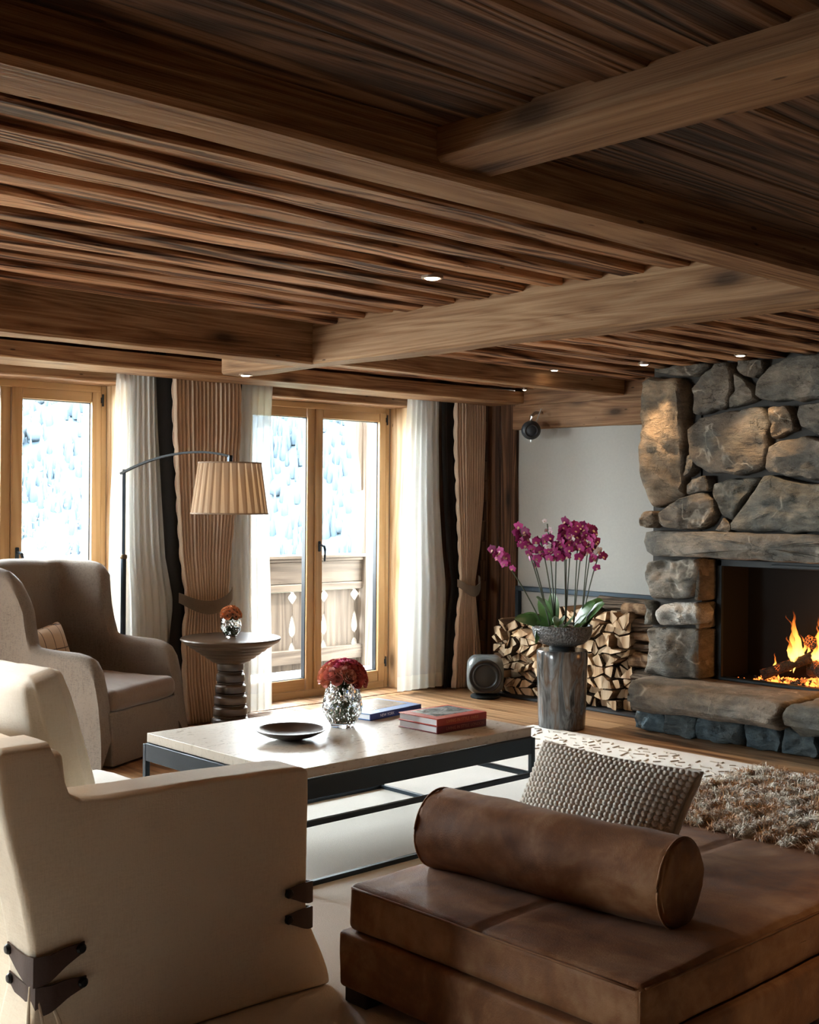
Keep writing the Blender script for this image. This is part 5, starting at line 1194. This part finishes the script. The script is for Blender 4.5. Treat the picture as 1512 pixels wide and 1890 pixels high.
# knitted cushion: chunky stitches standing proud
KN = plain('grey_knit_wool', (.74, .69, .62), .95, 0, .1, .3, 300); KS = fabric('cushion_side_cloth', (.30, .20, .14), (.40, .28, .20), 200)
kc = Vector((2.99, 2.335, .445)); kn = Vector((-.80, -.10, .60)).normalized(); ku = Vector((.10, -.99, -.03)).normalized(); kv = kn.cross(ku).normalized()
if kv.z < 0: kv = -kv
KW, KH, KT = .56, .40, .085
KC = empty('knitted_cushion', kc-Vector((0, 0, .12)), 'grey white chunky knitted cushion leaning behind the leather bolster', 'cushion')
def kpos(u, v, side):
    a, b = 2*u-1, 2*v-1; e = max(0, (1-abs(a)**2.6)*(1-abs(b)**2.6))**.55
    x = a*KW/2*(1-.05*(1-abs(b)**2)); y = b*KH/2*(1-.07*(1-abs(a)**2)); return kc+ku*x+kv*y+kn*(side*KT*(.10+.9*e))
mk('backing', *grid(lambda u, v: tuple(kpos(u, v, -1)), 24, 18), KS, KC, 180)
mk('front_core', *grid(lambda u, v: tuple(kpos(u, v, .93)), 24, 18), KN, KC, 180)
P = [kpos(i/20, 0, 0) for i in range(21)]+[kpos(1, i/16, 0) for i in range(1, 17)]+[kpos(1-i/20, 1, 0) for i in range(1, 21)]+[kpos(0, 1-i/16, 0) for i in range(1, 17)]
mk('edge_seam', *tube(P, .012, 8), KN, KC, 180)
V = []; Fc = []
for j in range(21):
    for i in range(30):
        u, v = (i+.5)/30, (j+.5)/21; p = kpos(u, v, 1); w_, h_ = KW/30*.64, KH/21*.58
        tl_ = .35 if i % 2 else -.35; n = len(V); o8 = []
        for q in range(6):
            a = 2*PI*q/6; x, y = cos(a)*w_, sin(a)*h_; o8.append(p+ku*(x*cos(tl_)-y*sin(tl_)*.6)+kv*(x*sin(tl_)*.6+y*cos(tl_))-kn*.002)
        V += [tuple(q) for q in o8]+[tuple(p+(q-p)*.55+kn*.007) for q in o8]
        Fc += [(n+q, n+(q+1) % 6, n+6+(q+1) % 6, n+6+q) for q in range(6)]+[tuple(n+6+q for q in range(6))]
o = mk('stitches', V, Fc, KN, KC, 180); o['kind'] = 'stuff'

# fur throw over the far end of the daybed
FU = NT('fur'); v = FU.coord((1, 1, 1), False); gz = FU.n('TexCoord').outputs['UV']; su = FU.n('SeparateXYZ', Vector=gz)
rowc = FU.noise(FU.coord((9, 6, .01), False), 1.5, 3, .6, .8); tipc = FU.mix(FU.ramp(rowc, [(.45, g3(0)), (.55, g3(1))]), FU.ramp(su.outputs['Y'], [(0, (.60, .48, .34)), (.6, (.88, .82, .72))]), FU.ramp(su.outputs['Y'], [(0, (.70, .56, .38)), (.5, (.54, .28, .11)), (1., (.22, .09, .03))]))
FU.surf(FU.pbr(tipc, .8, None, 0, .15, Sheen__Weight=.3))
TH = empty('fur_throw', (3.85, 2.15, .335), 'shaggy brown and cream fur throw over the far end of the daybed', 'throw')
def thz(x, y):
    z = .345+.012*nz((x*5, y*5, 2))
    return z if y < DY1 else z-(y-DY1)*1.3
def thxy(u, v):
    x = lerp(3.43+.04*nz((v*5, 1, 1)), 4.34, u); y = lerp(1.35, 2.735+.03*nz((u*5, 3, 3)), v); return x, y
V, Fc = grid(lambda u, v: (lambda xy: (xy[0], xy[1], thz(*xy)) if xy[1] > DY0 else (xy[0], DY0-.022, .345-(DY0-xy[1])))(thxy(u, v)), 30, 40)
mk('hide', V, Fc, plain('fur_hide', (.42, .30, .19), .9), TH, 180)
rs = np.random.RandomState(4); N = 46000; V = np.zeros((N*5, 3)); uv = np.zeros((N*5, 2))
uu, vv = rs.rand(N), rs.rand(N)
# tufts gathered in overlapping rows
rowp = .085; vr_ = (np.floor(vv*1.385/rowp)+.5*rs.rand(N)**1.5)*rowp/1.385
xs = 3.43+.91*uu+rs.normal(0, .006, N); ys = 1.35+1.385*vr_+.012*np.sin(xs*23+vr_*50)
zs_ = np.where(ys < DY1, .347, .347-(ys-DY1)*1.3); zs_ = np.where(ys < DY0, .347-(DY0-ys), zs_); ys = np.where(ys < DY0, DY0-.024, ys)
ln = rs.uniform(.035, .07, N); dirx = rs.normal(-.35, .45, N); diry = rs.normal(-.55, .45, N); up = rs.uniform(.25, .9, N)
d = np.stack([dirx, diry, up], 1); d /= np.linalg.norm(d, axis=1, keepdims=True); base = np.stack([xs, ys, zs_], 1)
sd = np.cross(d, np.stack([rs.normal(size=N), rs.normal(size=N), rs.normal(size=N)], 1)); sd /= np.linalg.norm(sd, axis=1, keepdims=True); wd = rs.uniform(.0009, .0019, N)[:, None]
mid = base+d*(ln[:, None]*.55)+np.array([0, 0, .004]); tip = base+d*ln[:, None]-np.array([0, 0, 1])*(ln[:, None]*.28)
V[0::5] = base-sd*wd; V[1::5] = base+sd*wd; V[2::5] = mid-sd*wd*.9; V[3::5] = mid+sd*wd*.9; V[4::5] = tip
uv[2::5, 1] = .55; uv[3::5, 1] = .55; uv[4::5, 1] = 1
org = np.array((3.85, 2.15, .335)); V -= org
me = bpy.data.meshes.new('pile'); b5 = np.arange(N)*5
lv = np.stack([b5, b5+1, b5+3, b5, b5+3, b5+2, b5+2, b5+3, b5+4], 1).reshape(-1)
me.vertices.add(N*5); me.vertices.foreach_set('co', V.reshape(-1)); me.loops.add(len(lv)); me.loops.foreach_set('vertex_index', lv)
me.polygons.add(N*3); me.polygons.foreach_set('loop_start', np.arange(N*3)*3); me.polygons.foreach_set('loop_total', np.full(N*3, 3)); me.update()
ul = me.uv_layers.new(name='UVMap'); ul.data.foreach_set('uv', uv[lv].reshape(-1).astype(np.float32)); me.validate()
o = link('fur_pile', me, FU.m, TH, org); o['kind'] = 'stuff'

# ================================================================== RUG
t = NT('rug_wool'); a = t.noise(t.coord((340, 340, 340)), 1, 2); b = t.noise(t.coord((2, 2, 2)), 1, 3)
t.surf(t.pbr(t.ramp(t.math('ADD', t.math('MULTIPLY', a, .5), t.math('MULTIPLY', b, .5)), [(.3, (.60, .56, .50)), (.7, (.72, .685, .63))]), .95, t.bump(a, .4, .004), spec=.1, Sheen__Weight=.2))
RG = empty('rug', (3.2, 2.6, 0), 'large cream wool rug with a carved dash border, under the seating group', 'rug')
RX0, RX1, RY0, RY1 = .6, 5.835, -.6, 5.06
mk('field', *bbox(RX0, RX1, RY0, RY1, .0005, .0120, .003), t.m, RG)
V = []; Fc = []; rs = np.random.RandomState(6)
def dash(x, y, a, L, W, h=.005):
    n = len(V); c_, s_ = cos(a), sin(a)
    for (p, q) in ((-L, -W), (L, -W), (L, W), (-L, W)): V.append((x+p*c_-q*s_, y+p*s_+q*c_, .0115))
    for (p, q) in ((-L*.9, -W*.6), (L*.9, -W*.6), (L*.9, W*.6), (-L*.9, W*.6)): V.append((x+p*c_-q*s_, y+p*s_+q*c_, .012+h))
    for f in BF[1:]: Fc.append(tuple(i+n for i in f))
y = RY0+.05
while y < RY1-.04:
    x = 5.20
    while x < RX1-.06:
        k = int((x-5.2)/.075)+int(y/.055)*3
        if rs.rand() < .8: dash(x+rs.uniform(-.02, .02), y+rs.uniform(-.015, .015), (0, .9, -.9, 1.57, .3)[k % 5]+rs.uniform(-.3, .3), rs.uniform(.014, .034), .0045)
        x += .075
    dash(5.12, y, PI/2, .012, .007); dash(5.155, y+.02, PI/2, .012, .007); y += .055
t2 = plain('rug_dash_wool', (.50, .43, .355), .95, 0, .1)
o = mk('carved_dashes', V, Fc, t2, RG, 0); o['kind'] = 'stuff'
